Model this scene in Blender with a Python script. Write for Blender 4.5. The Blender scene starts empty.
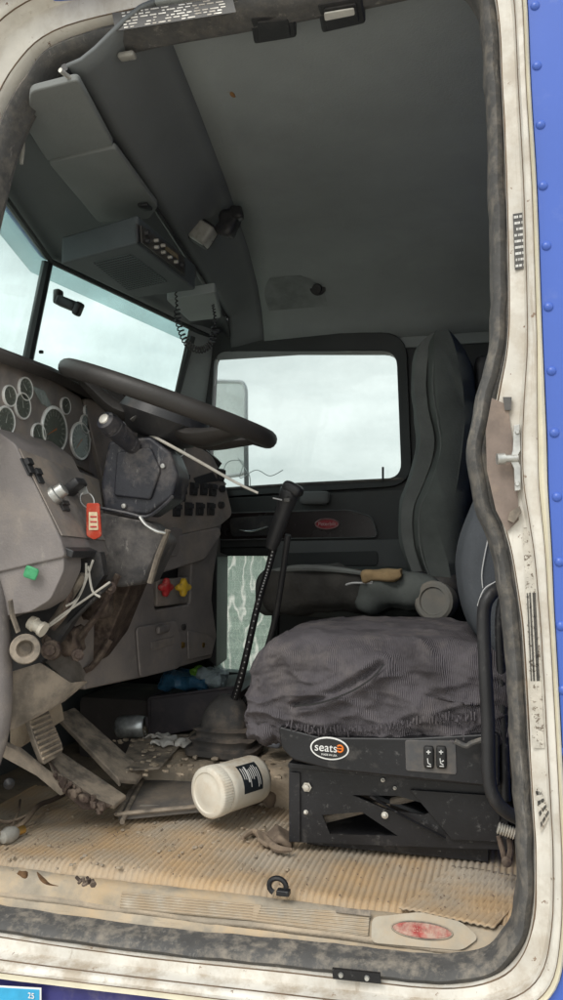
import bpy, bmesh, math, random
from mathutils import Vector, Matrix, noise, Quaternion
random.seed(7)
sc = bpy.context.scene
COL = sc.collection
R = math.radians
# ------------------------------------------------------------------ camera
CAM = Vector((0, 0, 0.64)); YAW = R(15); PIT = R(3.5); FPX = 800.0
cd = bpy.data.cameras.new('camera'); cam = bpy.data.objects.new('camera', cd); COL.objects.link(cam)
cd.sensor_fit = 'VERTICAL'; cd.sensor_height = 36; cd.lens = 36 * FPX / 1000
cd.clip_start = 0.02; cd.clip_end = 5000
cam.location = CAM; cam.rotation_euler = (R(90) + PIT, 0, YAW); sc.camera = cam
MR = cam.rotation_euler.to_matrix()

def W(px, py, Y=None, X=None, Z=None, plane=None):
    """a photo measurement turned into a place in the cab, given one known coordinate"""
    d = MR @ Vector(((px - 281.5) / FPX, -(py - 500) / FPX, -1))
    if Y is not None: t = (Y - CAM.y) / d.y
    elif X is not None: t = (X - CAM.x) / d.x
    elif Z is not None: t = (Z - CAM.z) / d.z
    else: t = (plane[0] - CAM).dot(plane[1]) / d.dot(plane[1])
    return CAM + d * t
def V3(l): return [W(a, b, Y=c) for a, b, c in l]

# ------------------------------------------------------------------ materials
MATS = {}
def mat(name, c, rough=.6, metal=0., var=.2, scale=6., bump=.15, bscale=90., dust=0., dc=(.36, .28, .2), dscale=4.,
        scratch=0., sc_col=(.5, .48, .44), sscale=(30, 30, 3), wave=None, spec=.4, chips=0., chip_col=(.1, .07, .05), bdist=.002):
    m = bpy.data.materials.new(name); m.use_nodes = True; nt = m.node_tree; N = nt.nodes; L = nt.links
    b = N['Principled BSDF']; b.inputs['Metallic'].default_value = metal; b.inputs['Specular IOR Level'].default_value = spec
    tc = N.new('ShaderNodeTexCoord'); co = tc.outputs['Object']
    def no(s, det=5, rg=.6):
        n = N.new('ShaderNodeTexNoise'); n.inputs['Scale'].default_value = s; n.inputs['Detail'].default_value = det
        n.inputs['Roughness'].default_value = rg; L.new(co, n.inputs['Vector']); return n
    def ramp(src, a, z):
        r = N.new('ShaderNodeMapRange'); r.inputs['From Min'].default_value = a; r.inputs['From Max'].default_value = z
        r.clamp = True; L.new(src, r.inputs['Value']); return r.outputs['Result']
    def mix(f, A, B):
        x = N.new('ShaderNodeMix'); x.data_type = 'RGBA'
        if isinstance(f, float): x.inputs['Factor'].default_value = f
        else: L.new(f, x.inputs['Factor'])
        for k, v in ((6, A), (7, B)):
            if isinstance(v, tuple): x.inputs[k].default_value = (*v, 1)
            else: L.new(v, x.inputs[k])
        return x.outputs[2]
    def mul(a, bb):
        x = N.new('ShaderNodeMath'); x.operation = 'MULTIPLY'
        for k, v in ((0, a), (1, bb)):
            if isinstance(v, (int, float)): x.inputs[k].default_value = v
            else: L.new(v, x.inputs[k])
        return x.outputs[0]
    n1 = no(scale)
    lo = tuple(v * (1 - var) for v in c); hi = tuple(min(1, v * (1 + var)) for v in c)
    col = mix(ramp(n1.outputs['Fac'], .3, .7), lo, hi)
    if chips:
        n4 = no(scale * 4.3, 8, .7); col = mix(ramp(n4.outputs['Fac'], .72 - chips * .2, .735 - chips * .2), col, chip_col)
    if scratch:
        mp = N.new('ShaderNodeMapping'); mp.inputs['Scale'].default_value = sscale; L.new(co, mp.inputs['Vector'])
        n3 = N.new('ShaderNodeTexNoise'); n3.inputs['Scale'].default_value = 1.; n3.inputs['Detail'].default_value = 8; n3.inputs['Roughness'].default_value = .75
        L.new(mp.outputs[0], n3.inputs['Vector'])
        col = mix(mul(ramp(n3.outputs['Fac'], .58, .72), scratch), col, sc_col)
    rs = None
    if dust:
        n2 = no(dscale, 9, .68); f = ramp(n2.outputs['Fac'], .62 - dust * .35, .75 - dust * .25)
        g = N.new('ShaderNodeNewGeometry'); sx = N.new('ShaderNodeSeparateXYZ'); L.new(g.outputs['Normal'], sx.inputs[0])
        up = N.new('ShaderNodeMapRange'); up.inputs['From Min'].default_value = -.5; up.inputs['From Max'].default_value = .9
        up.inputs['To Min'].default_value = .25; up.inputs['To Max'].default_value = 1; L.new(sx.outputs[2], up.inputs['Value'])
        f = mul(mul(f, up.outputs[0]), min(1, dust + .35)); col = mix(f, col, dc)
        rs = N.new('ShaderNodeMapRange'); rs.inputs['To Min'].default_value = rough; rs.inputs['To Max'].default_value = .95; L.new(f, rs.inputs['Value'])
    L.new(col, b.inputs['Base Color'])
    if rs: L.new(rs.outputs[0], b.inputs['Roughness'])
    else:
        rr = N.new('ShaderNodeMapRange'); rr.inputs['To Min'].default_value = max(.03, rough - .12); rr.inputs['To Max'].default_value = min(1, rough + .12)
        L.new(no(scale * 2.3).outputs['Fac'], rr.inputs['Value']); L.new(rr.outputs[0], b.inputs['Roughness'])
    if bump:
        bp = N.new('ShaderNodeBump'); bp.inputs['Strength'].default_value = bump; bp.inputs['Distance'].default_value = bdist
        h = no(bscale, 6).outputs['Fac']
        if wave:
            mp = N.new('ShaderNodeMapping'); mp.inputs['Rotation'].default_value = wave[1]; L.new(co, mp.inputs['Vector'])
            w = N.new('ShaderNodeTexWave'); w.inputs['Scale'].default_value = wave[0]; w.inputs['Distortion'].default_value = wave[2]; L.new(mp.outputs[0], w.inputs['Vector'])
            a = N.new('ShaderNodeMath'); a.operation = 'ADD'; L.new(h, a.inputs[0]); L.new(w.outputs['Fac'], a.inputs[1]); h = a.outputs[0]
        L.new(h, bp.inputs['Height']); L.new(bp.outputs[0], b.inputs['Normal'])
    MATS[name] = m; return m

SAND = (.50, .36, .22)
cream = mat('cream_paint', (.66, .63, .57), .5, var=.14, scale=9, bump=.3, bscale=40, dust=.5, dc=(.38, .31, .23), dscale=15, scratch=.8, sc_col=(.30, .24, .17), sscale=(55, 55, 3), chips=.42, chip_col=(.2, .12, .08))
creamy = mat('yellowed_seam', (.72, .66, .50), .55, var=.12, scale=20, bump=.3, bscale=60, scratch=.5, sc_col=(.3, .26, .2), sscale=(60, 60, 5))
blue = mat('blue_paint', (.058, .125, .48), .33, var=.06, scale=3, bump=.04, bscale=30, dust=.12, dc=(.2, .25, .5), dscale=14, spec=.5)
navy = mat('navy_paint', (.035, .035, .16), .45, var=.2, scale=9, bump=.1, dust=.25, dc=(.25, .22, .25), dscale=12)
rubber = mat('seal_rubber', (.082, .08, .078), .7, var=.2, scale=22, bump=.7, bscale=120, dust=.46, dc=(.29, .255, .21), dscale=30, scratch=.7, sc_col=(.33, .31, .28), sscale=(45, 45, 6))
liner = mat('headliner_vinyl', (.29, .31, .305), .8, var=.14, scale=2.2, bump=.35, bscale=160, dust=.2, dc=(.16, .15, .14), dscale=2)
liner2 = mat('header_vinyl', (.15, .16, .162), .75, var=.1, scale=3, bump=.25, bscale=160, dust=.12, dc=(.14, .13, .12), dscale=3)
visorm = mat('visor_vinyl', (.20, .21, .205), .75, var=.08, scale=5, bump=.3, bscale=140)
taupe = mat('dash_taupe', (.195, .175, .168), .62, var=.22, scale=6, bump=.5, bscale=220, dust=.4, dc=(.34, .29, .24), dscale=8, scratch=.4, sc_col=(.42, .38, .33), sscale=(25, 25, 14))
taupe2 = mat('gauge_fascia', (.20, .18, .168), .6, var=.25, scale=14, bump=.4, bscale=180, dust=.5, dc=(.36, .29, .23), dscale=9, scratch=.35, sc_col=(.45, .41, .36), sscale=(60, 40, 60))
blackp = mat('black_plastic', (.028, .028, .03), .45, var=.25, scale=8, bump=.25, bscale=150, dust=.2, dc=(.2, .17, .14), dscale=6, scratch=.15, sc_col=(.3, .28, .26), sscale=(50, 50, 20))
shroud = mat('scuffed_shroud', (.024, .025, .032), .42, var=.35, scale=9, bump=.35, bscale=120, dust=.35, dc=(.24, .21, .19), dscale=14, scratch=.8, sc_col=(.3, .29, .29), sscale=(55, 55, 20))
rimm = mat('wheel_leather', (.032, .029, .027), .5, var=.2, scale=10, bump=.3, bscale=200, dust=.12, dc=(.18, .16, .14), dscale=7)
blackm = mat('black_steel', (.014, .014, .016), .4, var=.3, scale=9, bump=.25, bscale=80, dust=.1, dc=(.22, .2, .18), dscale=16, scratch=.3, sc_col=(.35, .34, .33), sscale=(60, 60, 60), chips=.2, chip_col=(.22, .21, .2))
sandm = mat('ribbed_mat_sand', (.40, .345, .275), .92, var=.25, scale=4.2, bump=.8, bscale=130, dust=.62, dc=(.50, .345, .195), dscale=2.6, spec=.2, chips=.15, chip_col=(.24, .17, .11), scratch=.45, sc_col=(.25, .21, .17), sscale=(20, 8, 10))
floorm = mat('dusty_floor', (.31, .265, .21), .95, var=.3, scale=6, bump=.8, bscale=60, dust=.6, dc=(.50, .40, .29), dscale=9, spec=.2, bdist=.006)
dustmetal = mat('dusty_metal', (.20, .172, .142), .8, metal=.05, var=.4, scale=16, bump=.8, bscale=70, dust=.55, dc=(.42, .345, .265), dscale=16, scratch=.6, sc_col=(.12, .1, .08), sscale=(50, 50, 30))
rusty = mat('rusty_bracket', (.06, .042, .035), .8, metal=.2, var=.5, scale=25, bump=.8, bscale=120, dust=.5, dc=(.33, .26, .2), dscale=18, chips=.2, chip_col=(.25, .1, .05), bdist=.004)
alu = mat('worn_aluminium', (.40, .36, .30), .6, metal=.3, var=.35, scale=14, bump=.4, dust=.75, dc=(.44, .34, .23), dscale=16)
chrome = mat('chrome', (.75, .75, .74), .18, metal=1, var=.1, scale=30, bump=.05)
steel = mat('zinc_steel', (.5, .5, .48), .4, metal=.8, var=.25, scale=40, bump=.3, dust=.2)
seatf = mat('corduroy_seat_cover', (.106, .097, .105), .95, var=.3, scale=11, bump=.8, bscale=200, dust=.35, dc=(.21, .185, .175), dscale=9, spec=.08, scratch=.35, sc_col=(.2, .18, .18), sscale=(14, 14, 40), wave=(95, (0, R(8), R(12)), 1.6), bdist=.0022)
seatb = mat('grey_seat_fabric', (.075, .082, .092), .93, var=.15, scale=8, bump=.6, bscale=260, dust=.12, dc=(.2, .19, .18), spec=.1)
seatp = mat('dark_velour', (.105, .114, .108), .95, var=.25, scale=6, bump=.6, bscale=160, dust=.08, dc=(.11, .1, .09), spec=.1)
seatp2 = mat('grey_velour_edge', (.15, .158, .152), .95, var=.2, scale=9, bump=.6, bscale=160, spec=.1)
stitch = mat('pale_thread', (.5, .5, .5), .8, bump=0)
doorblk = mat('door_trim_black', (.028, .031, .031), .5, var=.2, scale=6, bump=.2, dust=.15, dc=(.1, .09, .08))
doorgry = mat('door_panel_grey', (.12, .125, .125), .7, var=.12, scale=5, bump=.3, bscale=150, dust=.12, dc=(.15, .13, .12))
gaugef = mat('gauge_face', (.27, .31, .295), .25, var=.2, scale=30, bump=0, dust=.25, dc=(.3, .28, .25), dscale=20)
white = mat('white_plastic', (.70, .66, .57), .42, var=.12, scale=18, bump=.15, bscale=60, dust=.45, dc=(.46, .36, .25), dscale=18, scratch=.3, sc_col=(.35, .29, .22))
whitec = mat('white_cable', (.42, .40, .36), .6, var=.2, scale=30, bump=.1, dust=.25)
jarlab = mat('jar_label', (.02, .025, .03), .35, var=.2, scale=30, bump=.05, dust=.1)
tapeg = mat('green_tape', (.05, .27, .12), .5, var=.3, scale=50, bump=.4, bscale=80)
redp = mat('red_plastic', (.48, .03, .035), .45, var=.25, scale=40, bump=.15, dust=.4, dc=(.35, .2, .16), dscale=60)
yelp = mat('yellow_plastic', (.62, .40, .03), .45, var=.25, scale=40, bump=.15, dust=.4, dc=(.35, .27, .16), dscale=60)
tagr = mat('key_tag_red', (.42, .045, .02), .4, var=.3, scale=30, bump=.1, dust=.35, dscale=40)
tagp = mat('tag_paper', (.62, .50, .33), .7, var=.25, scale=90, bump=.05)
redlens = mat('red_oval_enamel', (.30, .035, .03), .6, var=.4, scale=60, bump=.2, dust=.62, dc=(.5, .4, .32), dscale=25)
silv = mat('silver_ring', (.6, .58, .53), .45, metal=.6, var=.2, scale=30, dust=.4, dscale=20)
ink = mat('black_ink', (.02, .02, .02), .6, bump=0)
inkw = mat('white_ink', (.75, .75, .73), .6, bump=0)
orange = mat('orange_ink', (.8, .2, .02), .6, bump=0)
paperw = mat('crumpled_paper', (.6, .58, .54), .9, var=.25, scale=20, bump=.6, bscale=60, dust=.35)
bluep = mat('blue_plastic_bag', (.05, .16, .28), .3, var=.5, scale=25, bump=.4)
greenp = mat('green_wrapper', (.2, .45, .05), .35, var=.4, scale=25, bump=.4)
clearw = mat('pale_wrapper', (.3, .36, .38), .3, var=.5, scale=30, bump=.4)
binm = mat('plum_bin_plastic', (.07, .062, .07), .6, var=.15, scale=8, bump=.2, dust=.3, dc=(.22, .19, .16), dscale=8)
foam = mat('tan_foam', (.30, .21, .11), .95, var=.3, scale=20, bump=.6, bscale=60)
ragm = mat('brown_cloth', (.16, .12, .09), .98, var=.35, scale=15, bump=.7, bscale=120, dust=.5, dc=(.36, .28, .2), dscale=8)
leafm = mat('dry_leaf', (.12, .065, .03), .9, var=.5, scale=60, bump=.3)
orleaf = mat('tan_leaf', (.25, .13, .05), .9, var=.3, scale=60, bump=.3)
labelg = mat('grey_data_label', (.085, .082, .078), .4, var=.2, scale=40, bump=.05, dust=.2)
labelw = mat('white_data_label', (.62, .60, .55), .45, var=.15, scale=40, bump=.05, dust=.2, scratch=.5, sc_col=(.3, .26, .22), sscale=(30, 30, 30))
cyan = mat('cyan_sticker', (.04, .36, .62), .4, var=.1, scale=40, bump=.02)
maroon = mat('exposed_primer', (.21, .165, .14), .7, var=.25, scale=14, bump=.4, dust=.4, dc=(.36, .28, .22), dscale=12, chips=.1)
groundm = mat('gravel_ground', (.46, .43, .38), .95, var=.3, scale=1.2, bump=.8, bscale=14, bdist=.03)
lensm = mat('milky_lens', (.32, .31, .28), .3, var=.2, scale=30, bump=.1)
mirr = mat('mirror_glass', (.7, .76, .75), .05, metal=1, var=.03, bump=0)
brass = mat('brass_cap', (.6, .38, .12), .35, metal=.9, var=.2, scale=40)

def glass(name, tint, dirt=.1, dirtcol=(.55, .62, .6), band=None, streak=False):
    m = bpy.data.materials.new(name); m.use_nodes = True; nt = m.node_tree; N = nt.nodes; L = nt.links; N.clear()
    out = N.new('ShaderNodeOutputMaterial'); tr = N.new('ShaderNodeBsdfTransparent'); gl = N.new('ShaderNodeBsdfGlossy'); gl.inputs['Roughness'].default_value = .03
    tr.inputs[0].default_value = (*tint, 1)
    lw = N.new('ShaderNodeLayerWeight'); pw = N.new('ShaderNodeMath'); pw.operation = 'POWER'; pw.inputs[1].default_value = 5; L.new(lw.outputs['Facing'], pw.inputs[0])
    fr = N.new('ShaderNodeMath'); fr.operation = 'MULTIPLY_ADD'; fr.inputs[1].default_value = .5; fr.inputs[2].default_value = .03; L.new(pw.outputs[0], fr.inputs[0])
    m1 = N.new('ShaderNodeMixShader'); L.new(fr.outputs[0], m1.inputs[0]); L.new(tr.outputs[0], m1.inputs[1]); L.new(gl.outputs[0], m1.inputs[2])
    df = N.new('ShaderNodeBsdfDiffuse'); df.inputs[0].default_value = (*dirtcol, 1); tl = N.new('ShaderNodeBsdfTranslucent'); tl.inputs[0].default_value = (*dirtcol, 1)
    ad = N.new('ShaderNodeMixShader'); ad.inputs[0].default_value = .6; L.new(df.outputs[0], ad.inputs[1]); L.new(tl.outputs[0], ad.inputs[2])
    tc = N.new('ShaderNodeTexCoord'); n = N.new('ShaderNodeTexNoise'); n.inputs['Scale'].default_value = 5; n.inputs['Detail'].default_value = 8; n.inputs['Roughness'].default_value = .7
    L.new(tc.outputs['Object'], n.inputs['Vector'])
    mr = N.new('ShaderNodeMapRange'); mr.inputs['From Min'].default_value = .3; mr.inputs['From Max'].default_value = .75; mr.inputs['To Min'].default_value = dirt * .3; mr.inputs['To Max'].default_value = dirt * 1.6
    L.new(n.outputs['Fac'], mr.inputs['Value']); fac = mr.outputs[0]
    if streak:  # wavy and crackled pale lines mixed into the tint as painted reflections
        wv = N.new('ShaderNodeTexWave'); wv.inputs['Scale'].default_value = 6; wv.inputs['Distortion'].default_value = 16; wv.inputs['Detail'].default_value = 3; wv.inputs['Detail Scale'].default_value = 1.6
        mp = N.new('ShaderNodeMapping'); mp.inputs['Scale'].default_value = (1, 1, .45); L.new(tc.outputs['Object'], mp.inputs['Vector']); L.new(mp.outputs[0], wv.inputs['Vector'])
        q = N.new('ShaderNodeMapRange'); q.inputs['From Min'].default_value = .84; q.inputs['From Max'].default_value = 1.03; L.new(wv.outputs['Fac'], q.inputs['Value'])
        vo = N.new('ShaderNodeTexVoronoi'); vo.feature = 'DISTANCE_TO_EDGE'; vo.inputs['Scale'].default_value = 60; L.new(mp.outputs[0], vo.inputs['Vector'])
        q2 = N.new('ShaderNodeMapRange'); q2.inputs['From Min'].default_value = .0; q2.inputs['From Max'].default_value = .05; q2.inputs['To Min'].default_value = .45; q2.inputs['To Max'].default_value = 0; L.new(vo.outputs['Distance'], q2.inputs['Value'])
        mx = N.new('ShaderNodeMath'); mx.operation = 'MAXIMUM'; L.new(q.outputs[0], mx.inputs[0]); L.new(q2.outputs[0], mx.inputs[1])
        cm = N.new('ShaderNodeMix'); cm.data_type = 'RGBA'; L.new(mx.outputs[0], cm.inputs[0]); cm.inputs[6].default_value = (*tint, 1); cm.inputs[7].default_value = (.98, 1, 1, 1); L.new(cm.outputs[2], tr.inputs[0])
    m2 = N.new('ShaderNodeMixShader'); L.new(fac, m2.inputs[0]); L.new(m1.outputs[0], m2.inputs[1]); L.new(ad.outputs[0], m2.inputs[2])
    L.new(m2.outputs[0], out.inputs[0]); MATS[name] = m; return m
g_side = glass('door_glass', (.80, .84, .83), .06)
g_wind = glass('windscreen_glass', (.86, .935, .925), .12, (.75, .83, .81))
g_band = glass('windscreen_shade_band', (.70, .80, .80), .15, (.6, .68, .68))
g_peep = glass('peep_glass_painted_reflections', (.55, .64, .61), .16, (.6, .68, .66), streak=True)  # bright reflection lines are painted into this pane's tint
frost = glass('frost_trail', (.9, .95, .93), 1.2, (.95, .98, .97))
g_lens = glass('gauge_glass', (.8, .84, .82), .3, (.4, .37, .33))
g_milk = glass('translucent_plastic', (.5, .48, .45), .75, (.42, .38, .34))

# ------------------------------------------------------------------ mesh helpers
def catmull(P, n=6, closed=False):
    P = [Vector(p) for p in P]; out = []; m = len(P)
    for i in range(m if closed else m - 1):
        if closed: a, b, c, d = P[i - 1], P[i], P[(i + 1) % m], P[(i + 2) % m]
        else: a, b, c, d = P[max(i - 1, 0)], P[i], P[i + 1], P[min(i + 2, m - 1)]
        for k in range(n):
            t = k / n
            out.append(.5 * ((2 * b) + (c - a) * t + (2 * a - 5 * b + 4 * c - d) * t * t + (3 * b - a - 3 * c + d) * t ** 3))
    if not closed: out.append(P[-1])
    return out
def frame_of(n):
    n = Vector(n).normalized(); a = Vector((0, 0, 1)) if abs(n.z) < .9 else Vector((1, 0, 0))
    u = a.cross(n).normalized(); v = n.cross(u); return u, v, n
class MB:
    def __init__(s): s.bm = bmesh.new()
    def verts(s, pts): return [s.bm.verts.new(p) for p in pts]
    def face(s, vs):
        try: return s.bm.faces.new(vs)
        except ValueError: return None
    def prism(s, pts, vec):
        vec = Vector(vec); a = s.verts(pts); b = s.verts([Vector(p) + vec for p in pts]); n = len(a)
        s.face(a); s.face(b[::-1])
        for i in range(n): s.face([a[i], b[i], b[(i + 1) % n], a[(i + 1) % n]])
        return s
    def box(s, c, d, rot=None):
        c = Vector(c); hx, hy, hz = (v / 2 for v in d); M = rot or Matrix.Identity(3)
        P = [c + M @ Vector(p) for p in ((-hx, -hy, -hz), (hx, -hy, -hz), (hx, hy, -hz), (-hx, hy, -hz))]
        return s.prism(P, M @ Vector((0, 0, 2 * hz)))
    def grid(s, rows, cu=False, cv=False, cap=False):
        vs = [s.verts(r) for r in rows]; n = len(vs); m = len(vs[0])
        for i in range(n if cu else n - 1):
            for j in range(m if cv else m - 1):
                s.face([vs[i][j], vs[i][(j + 1) % m], vs[(i + 1) % n][(j + 1) % m], vs[(i + 1) % n][j]])
        if cap: s.face(vs[0][::-1]); s.face(vs[-1])
        return s
    def tube(s, P, r, segs=10, closed=False, smooth=0, flat=1., up=None):
        if smooth: 
            if isinstance(r, (list, tuple)):
                rr = catmull([Vector((x, 0, 0)) for x in r], smooth, closed); r = [max(1e-4, v.x) for v in rr]
            P = catmull(P, smooth, closed)
        P = [Vector(p) for p in P]; n = len(P); rows = []; u = None
        for i in range(n):
            t = (P[(i + 1) % n] - P[i - 1]) if closed else (P[min(i + 1, n - 1)] - P[max(i - 1, 0)])
            t.normalize()
            if up is not None: u = Vector(up).cross(t).normalized()
            elif u is None: u = frame_of(t)[0]
            else: u = (u - t * u.dot(t)).normalized()
            v = t.cross(u); ri = r[i] if isinstance(r, (list, tuple)) else r
            rows.append([P[i] + (u * math.cos(a) + v * math.sin(a) * flat) * ri for a in (2 * math.pi * k / segs for k in range(segs))])
        return s.grid(rows, cu=closed, cv=True, cap=not closed)
    def lathe(s, c, ax, prof, segs=24, cap=True):
        """prof: (distance along the axis, radius)"""
        u, v, n = frame_of(ax); c = Vector(c)
        rows = [[c + n * h + (u * math.cos(a) + v * math.sin(a)) * max(r, 1e-5) for a in (2 * math.pi * k / segs for k in range(segs))] for h, r in prof]
        return s.grid(rows, cv=True, cap=cap)
    def cyl(s, a, b, r, segs=16):
        a = Vector(a); b = Vector(b); return s.lathe(a, b - a, [(0, r), ((b - a).length, r)], segs)
    def rbox(s, c, d, r, n=10, rot=None, fn=None):
        c = Vector(c); M = rot or Matrix.Identity(3); h = Vector(d) / 2; inn = Vector([max(x - r, 1e-4) for x in h]); made = {}
        def pt(p):
            k = tuple(round(x, 5) for x in p)
            if k not in made:
                q = Vector([p[i] * h[i] for i in range(3)]); cl = Vector([max(-inn[i], min(inn[i], q[i])) for i in range(3)])
                e = q - cl; q = cl + (e.normalized() * r if e.length > 1e-7 else e)
                nn = e.normalized() if e.length > 1e-7 else Vector(p).normalized()
                if fn: q = fn(q, nn)
                made[k] = s.bm.verts.new(c + M @ q)
            return made[k]
        # node spacing concentrated towards the edges
        g = [-math.cos(math.pi * i / n) for i in range(n + 1)]; g = [.55 * x + .45 * (-1 + 2 * i / n) for i, x in enumerate(g)]; g[0] = -1; g[-1] = 1
        for ax in range(3):
            for sgn in (-1, 1):
                for i in range(n):
                    for j in range(n):
                        q = []
                        for a, b in ((i, j), (i + 1, j), (i + 1, j + 1), (i, j + 1)):
                            p = [0, 0, 0]; p[ax] = sgn; p[(ax + 1) % 3] = g[a]; p[(ax + 2) % 3] = g[b]; q.append(pt(p))
                        s.face(q if sgn > 0 else q[::-1])
        return s
    def holed(s, outer, holes, vec):
        edges = []
        for loop in [outer] + holes:
            vs = s.verts(loop)
            edges += [s.bm.edges.new((vs[i], vs[(i + 1) % len(vs)])) for i in range(len(vs))]
        g = bmesh.ops.triangle_fill(s.bm, use_beauty=True, use_dissolve=False, edges=edges)
        fs = [x for x in g['geom'] if isinstance(x, bmesh.types.BMFace)]
        e = bmesh.ops.extrude_face_region(s.bm, geom=fs)
        bmesh.ops.translate(s.bm, verts=[x for x in e['geom'] if isinstance(x, bmesh.types.BMVert)], vec=Vector(vec))
        for f in fs:
            if f.is_valid is False: continue
        # keep the original sheet as the second side
        return s
    def build(s, name, m, parent=None, bevel=0, bseg=2, ang=38, solid=0, loc=None):
        bmesh.ops.remove_doubles(s.bm, verts=s.bm.verts, dist=1e-6)
        bmesh.ops.recalc_face_normals(s.bm, faces=s.bm.faces)
        o0 = parent.location.copy() if parent is not None else Vector((0, 0, 0))
        if parent is not None and parent.parent is not None: o0 = parent.parent.location + parent.location
        org = Vector(loc) if loc is not None else o0
        for v in s.bm.verts: v.co -= org
        me = bpy.data.meshes.new(name); s.bm.to_mesh(me); s.bm.free()
        for p in me.polygons: p.use_smooth = True
        me.set_sharp_from_angle(angle=R(ang))
        me.materials.append(m)
        o = bpy.data.objects.new(name, me); COL.objects.link(o)
        if parent is not None: o.parent = parent; o.location = org - o0
        else: o.location = org
        if solid:
            md = o.modifiers.new('solid', 'SOLIDIFY'); md.thickness = solid; md.offset = 0
        if bevel:
            md = o.modifiers.new('edge', 'BEVEL'); md.width = bevel; md.segments = bseg; md.limit_method = 'ANGLE'; md.angle_limit = R(35)
            md.harden_normals = True
        return o
def thing(name, label, cat, loc=(0, 0, 0), group=None):
    o = bpy.data.objects.new(name, None); COL.objects.link(o); o.location = loc; o.empty_display_size = .05
    o['label'] = label; o['category'] = cat
    if group: o['group'] = group
    return o
def tag(o, label, cat, group=None):
    o['label'] = label; o['category'] = cat
    if group: o['group'] = group
    return o
def text(s, c, u, v, size, m, parent, name='lettering', depth=.0006):
    """flat letters in the plane of u (reading direction) and v (up)"""
    cu = bpy.data.curves.new('t', 'FONT'); cu.body = s; cu.size = size; cu.extrude = depth; cu.align_x = 'CENTER'; cu.align_y = 'CENTER'
    o = bpy.data.objects.new('t', cu); COL.objects.link(o); dg = bpy.context.evaluated_depsgraph_get(); dg.update()
    me = bpy.data.meshes.new_from_object(o.evaluated_get(dg)); bpy.data.objects.remove(o)
    u = Vector(u).normalized(); v = Vector(v).normalized(); n = u.cross(v).normalized(); M = Matrix((u, v, n)).transposed()
    org = parent.location.copy()
    if parent.parent is not None: org = org + parent.parent.location
    me.transform(Matrix.Translation(Vector(c) - org) @ M.to_4x4()); me.materials.clear(); me.materials.append(m)
    r = bpy.data.objects.new(name, me); COL.objects.link(r); r.parent = parent; return r
def nz(p, s=1., o=0.): return noise.noise(Vector(p) * s + Vector((o, o * 1.7, -o)))
def ellipse(c, u, v, a, b, n=32): return [Vector(c) + Vector(u) * a * math.cos(2 * math.pi * k / n) + Vector(v) * b * math.sin(2 * math.pi * k / n) for k in range(n)]
def rrect(P, r, n=5):
    """round the corners of a planar polygon"""
    P = [Vector(p) for p in P]; out = []; m = len(P)
    for i in range(m):
        a, b, c = P[i - 1], P[i], P[(i + 1) % m]; u = (a - b); w = (c - b)
        rr = min(r, u.length * .45, w.length * .45); A = b + u.normalized() * rr; C = b + w.normalized() * rr
        for k in range(n + 1):
            t = k / n; out.append(A * (1 - t) ** 2 + b * 2 * t * (1 - t) + C * t * t)
    return out

# ------------------------------------------------------------------ world, light
w = bpy.data.worlds.new('World'); sc.world = w; w.use_nodes = True; nt = w.node_tree; N = nt.nodes; L = nt.links; N.clear()
out = N.new('ShaderNodeOutputWorld'); bg = N.new('ShaderNodeBackground'); bg.inputs[1].default_value = .11
sky = N.new('ShaderNodeTexSky'); sky.sky_type = 'NISHITA'; sky.sun_disc = False; sky.sun_elevation = R(50); sky.sun_rotation = R(200); sky.dust_density = 3
tc = N.new('ShaderNodeTexCoord'); mp = N.new('ShaderNodeMapping'); mp.inputs['Scale'].default_value = (1.6, 1.6, 6); L.new(tc.outputs['Generated'], mp.inputs[0])
cn = N.new('ShaderNodeTexNoise'); cn.inputs['Scale'].default_value = 2.2; cn.inputs['Detail'].default_value = 5; cn.inputs['Roughness'].default_value = .5; L.new(mp.outputs[0], cn.inputs[0])
cr = N.new('ShaderNodeValToRGB'); cr.color_ramp.elements[0].position = .36; cr.color_ramp.elements[0].color = (7.3, 7.75, 7.65, 1); cr.color_ramp.elements[1].position = .66; cr.color_ramp.elements[1].color = (11.0, 11.2, 11.0, 1)
L.new(cn.outputs['Fac'], cr.inputs[0])
mx = N.new('ShaderNodeMix'); mx.data_type = 'RGBA'; mx.inputs[0].default_value = .93; L.new(sky.outputs[0], mx.inputs[6]); L.new(cr.outputs[0], mx.inputs[7])
L.new(mx.outputs[2], bg.inputs[0]); L.new(bg.outputs[0], out.inputs[0])
ld = bpy.data.lights.new('sun', 'SUN'); ld.energy = 1.4; ld.angle = R(25); ld.color = (1, .96, .9)
lo = bpy.data.objects.new('sun', ld); COL.objects.link(lo)
sd = Vector((-.34 * math.cos(R(48)), -.94 * math.cos(R(48)), math.sin(R(48))))
lo.rotation_euler = sd.to_track_quat('Z', 'Y').to_euler(); lo.location = (0, 0, 20)
sc.view_settings.view_transform = 'Standard'; sc.view_settings.look = 'None'; sc.view_settings.exposure = .4
sc.cycles.max_bounces = 10; sc.cycles.diffuse_bounces = 6; sc.cycles.transparent_max_bounces = 12
sc.cycles.use_denoising = True

g = MB().grid([[(x, y, -1.35) for x in (-900, -20, 0, 20, 900)] for y in (-900, -20, 0, 20, 900)]).build('ground', groundm)
g['kind'] = 'structure'

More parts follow.
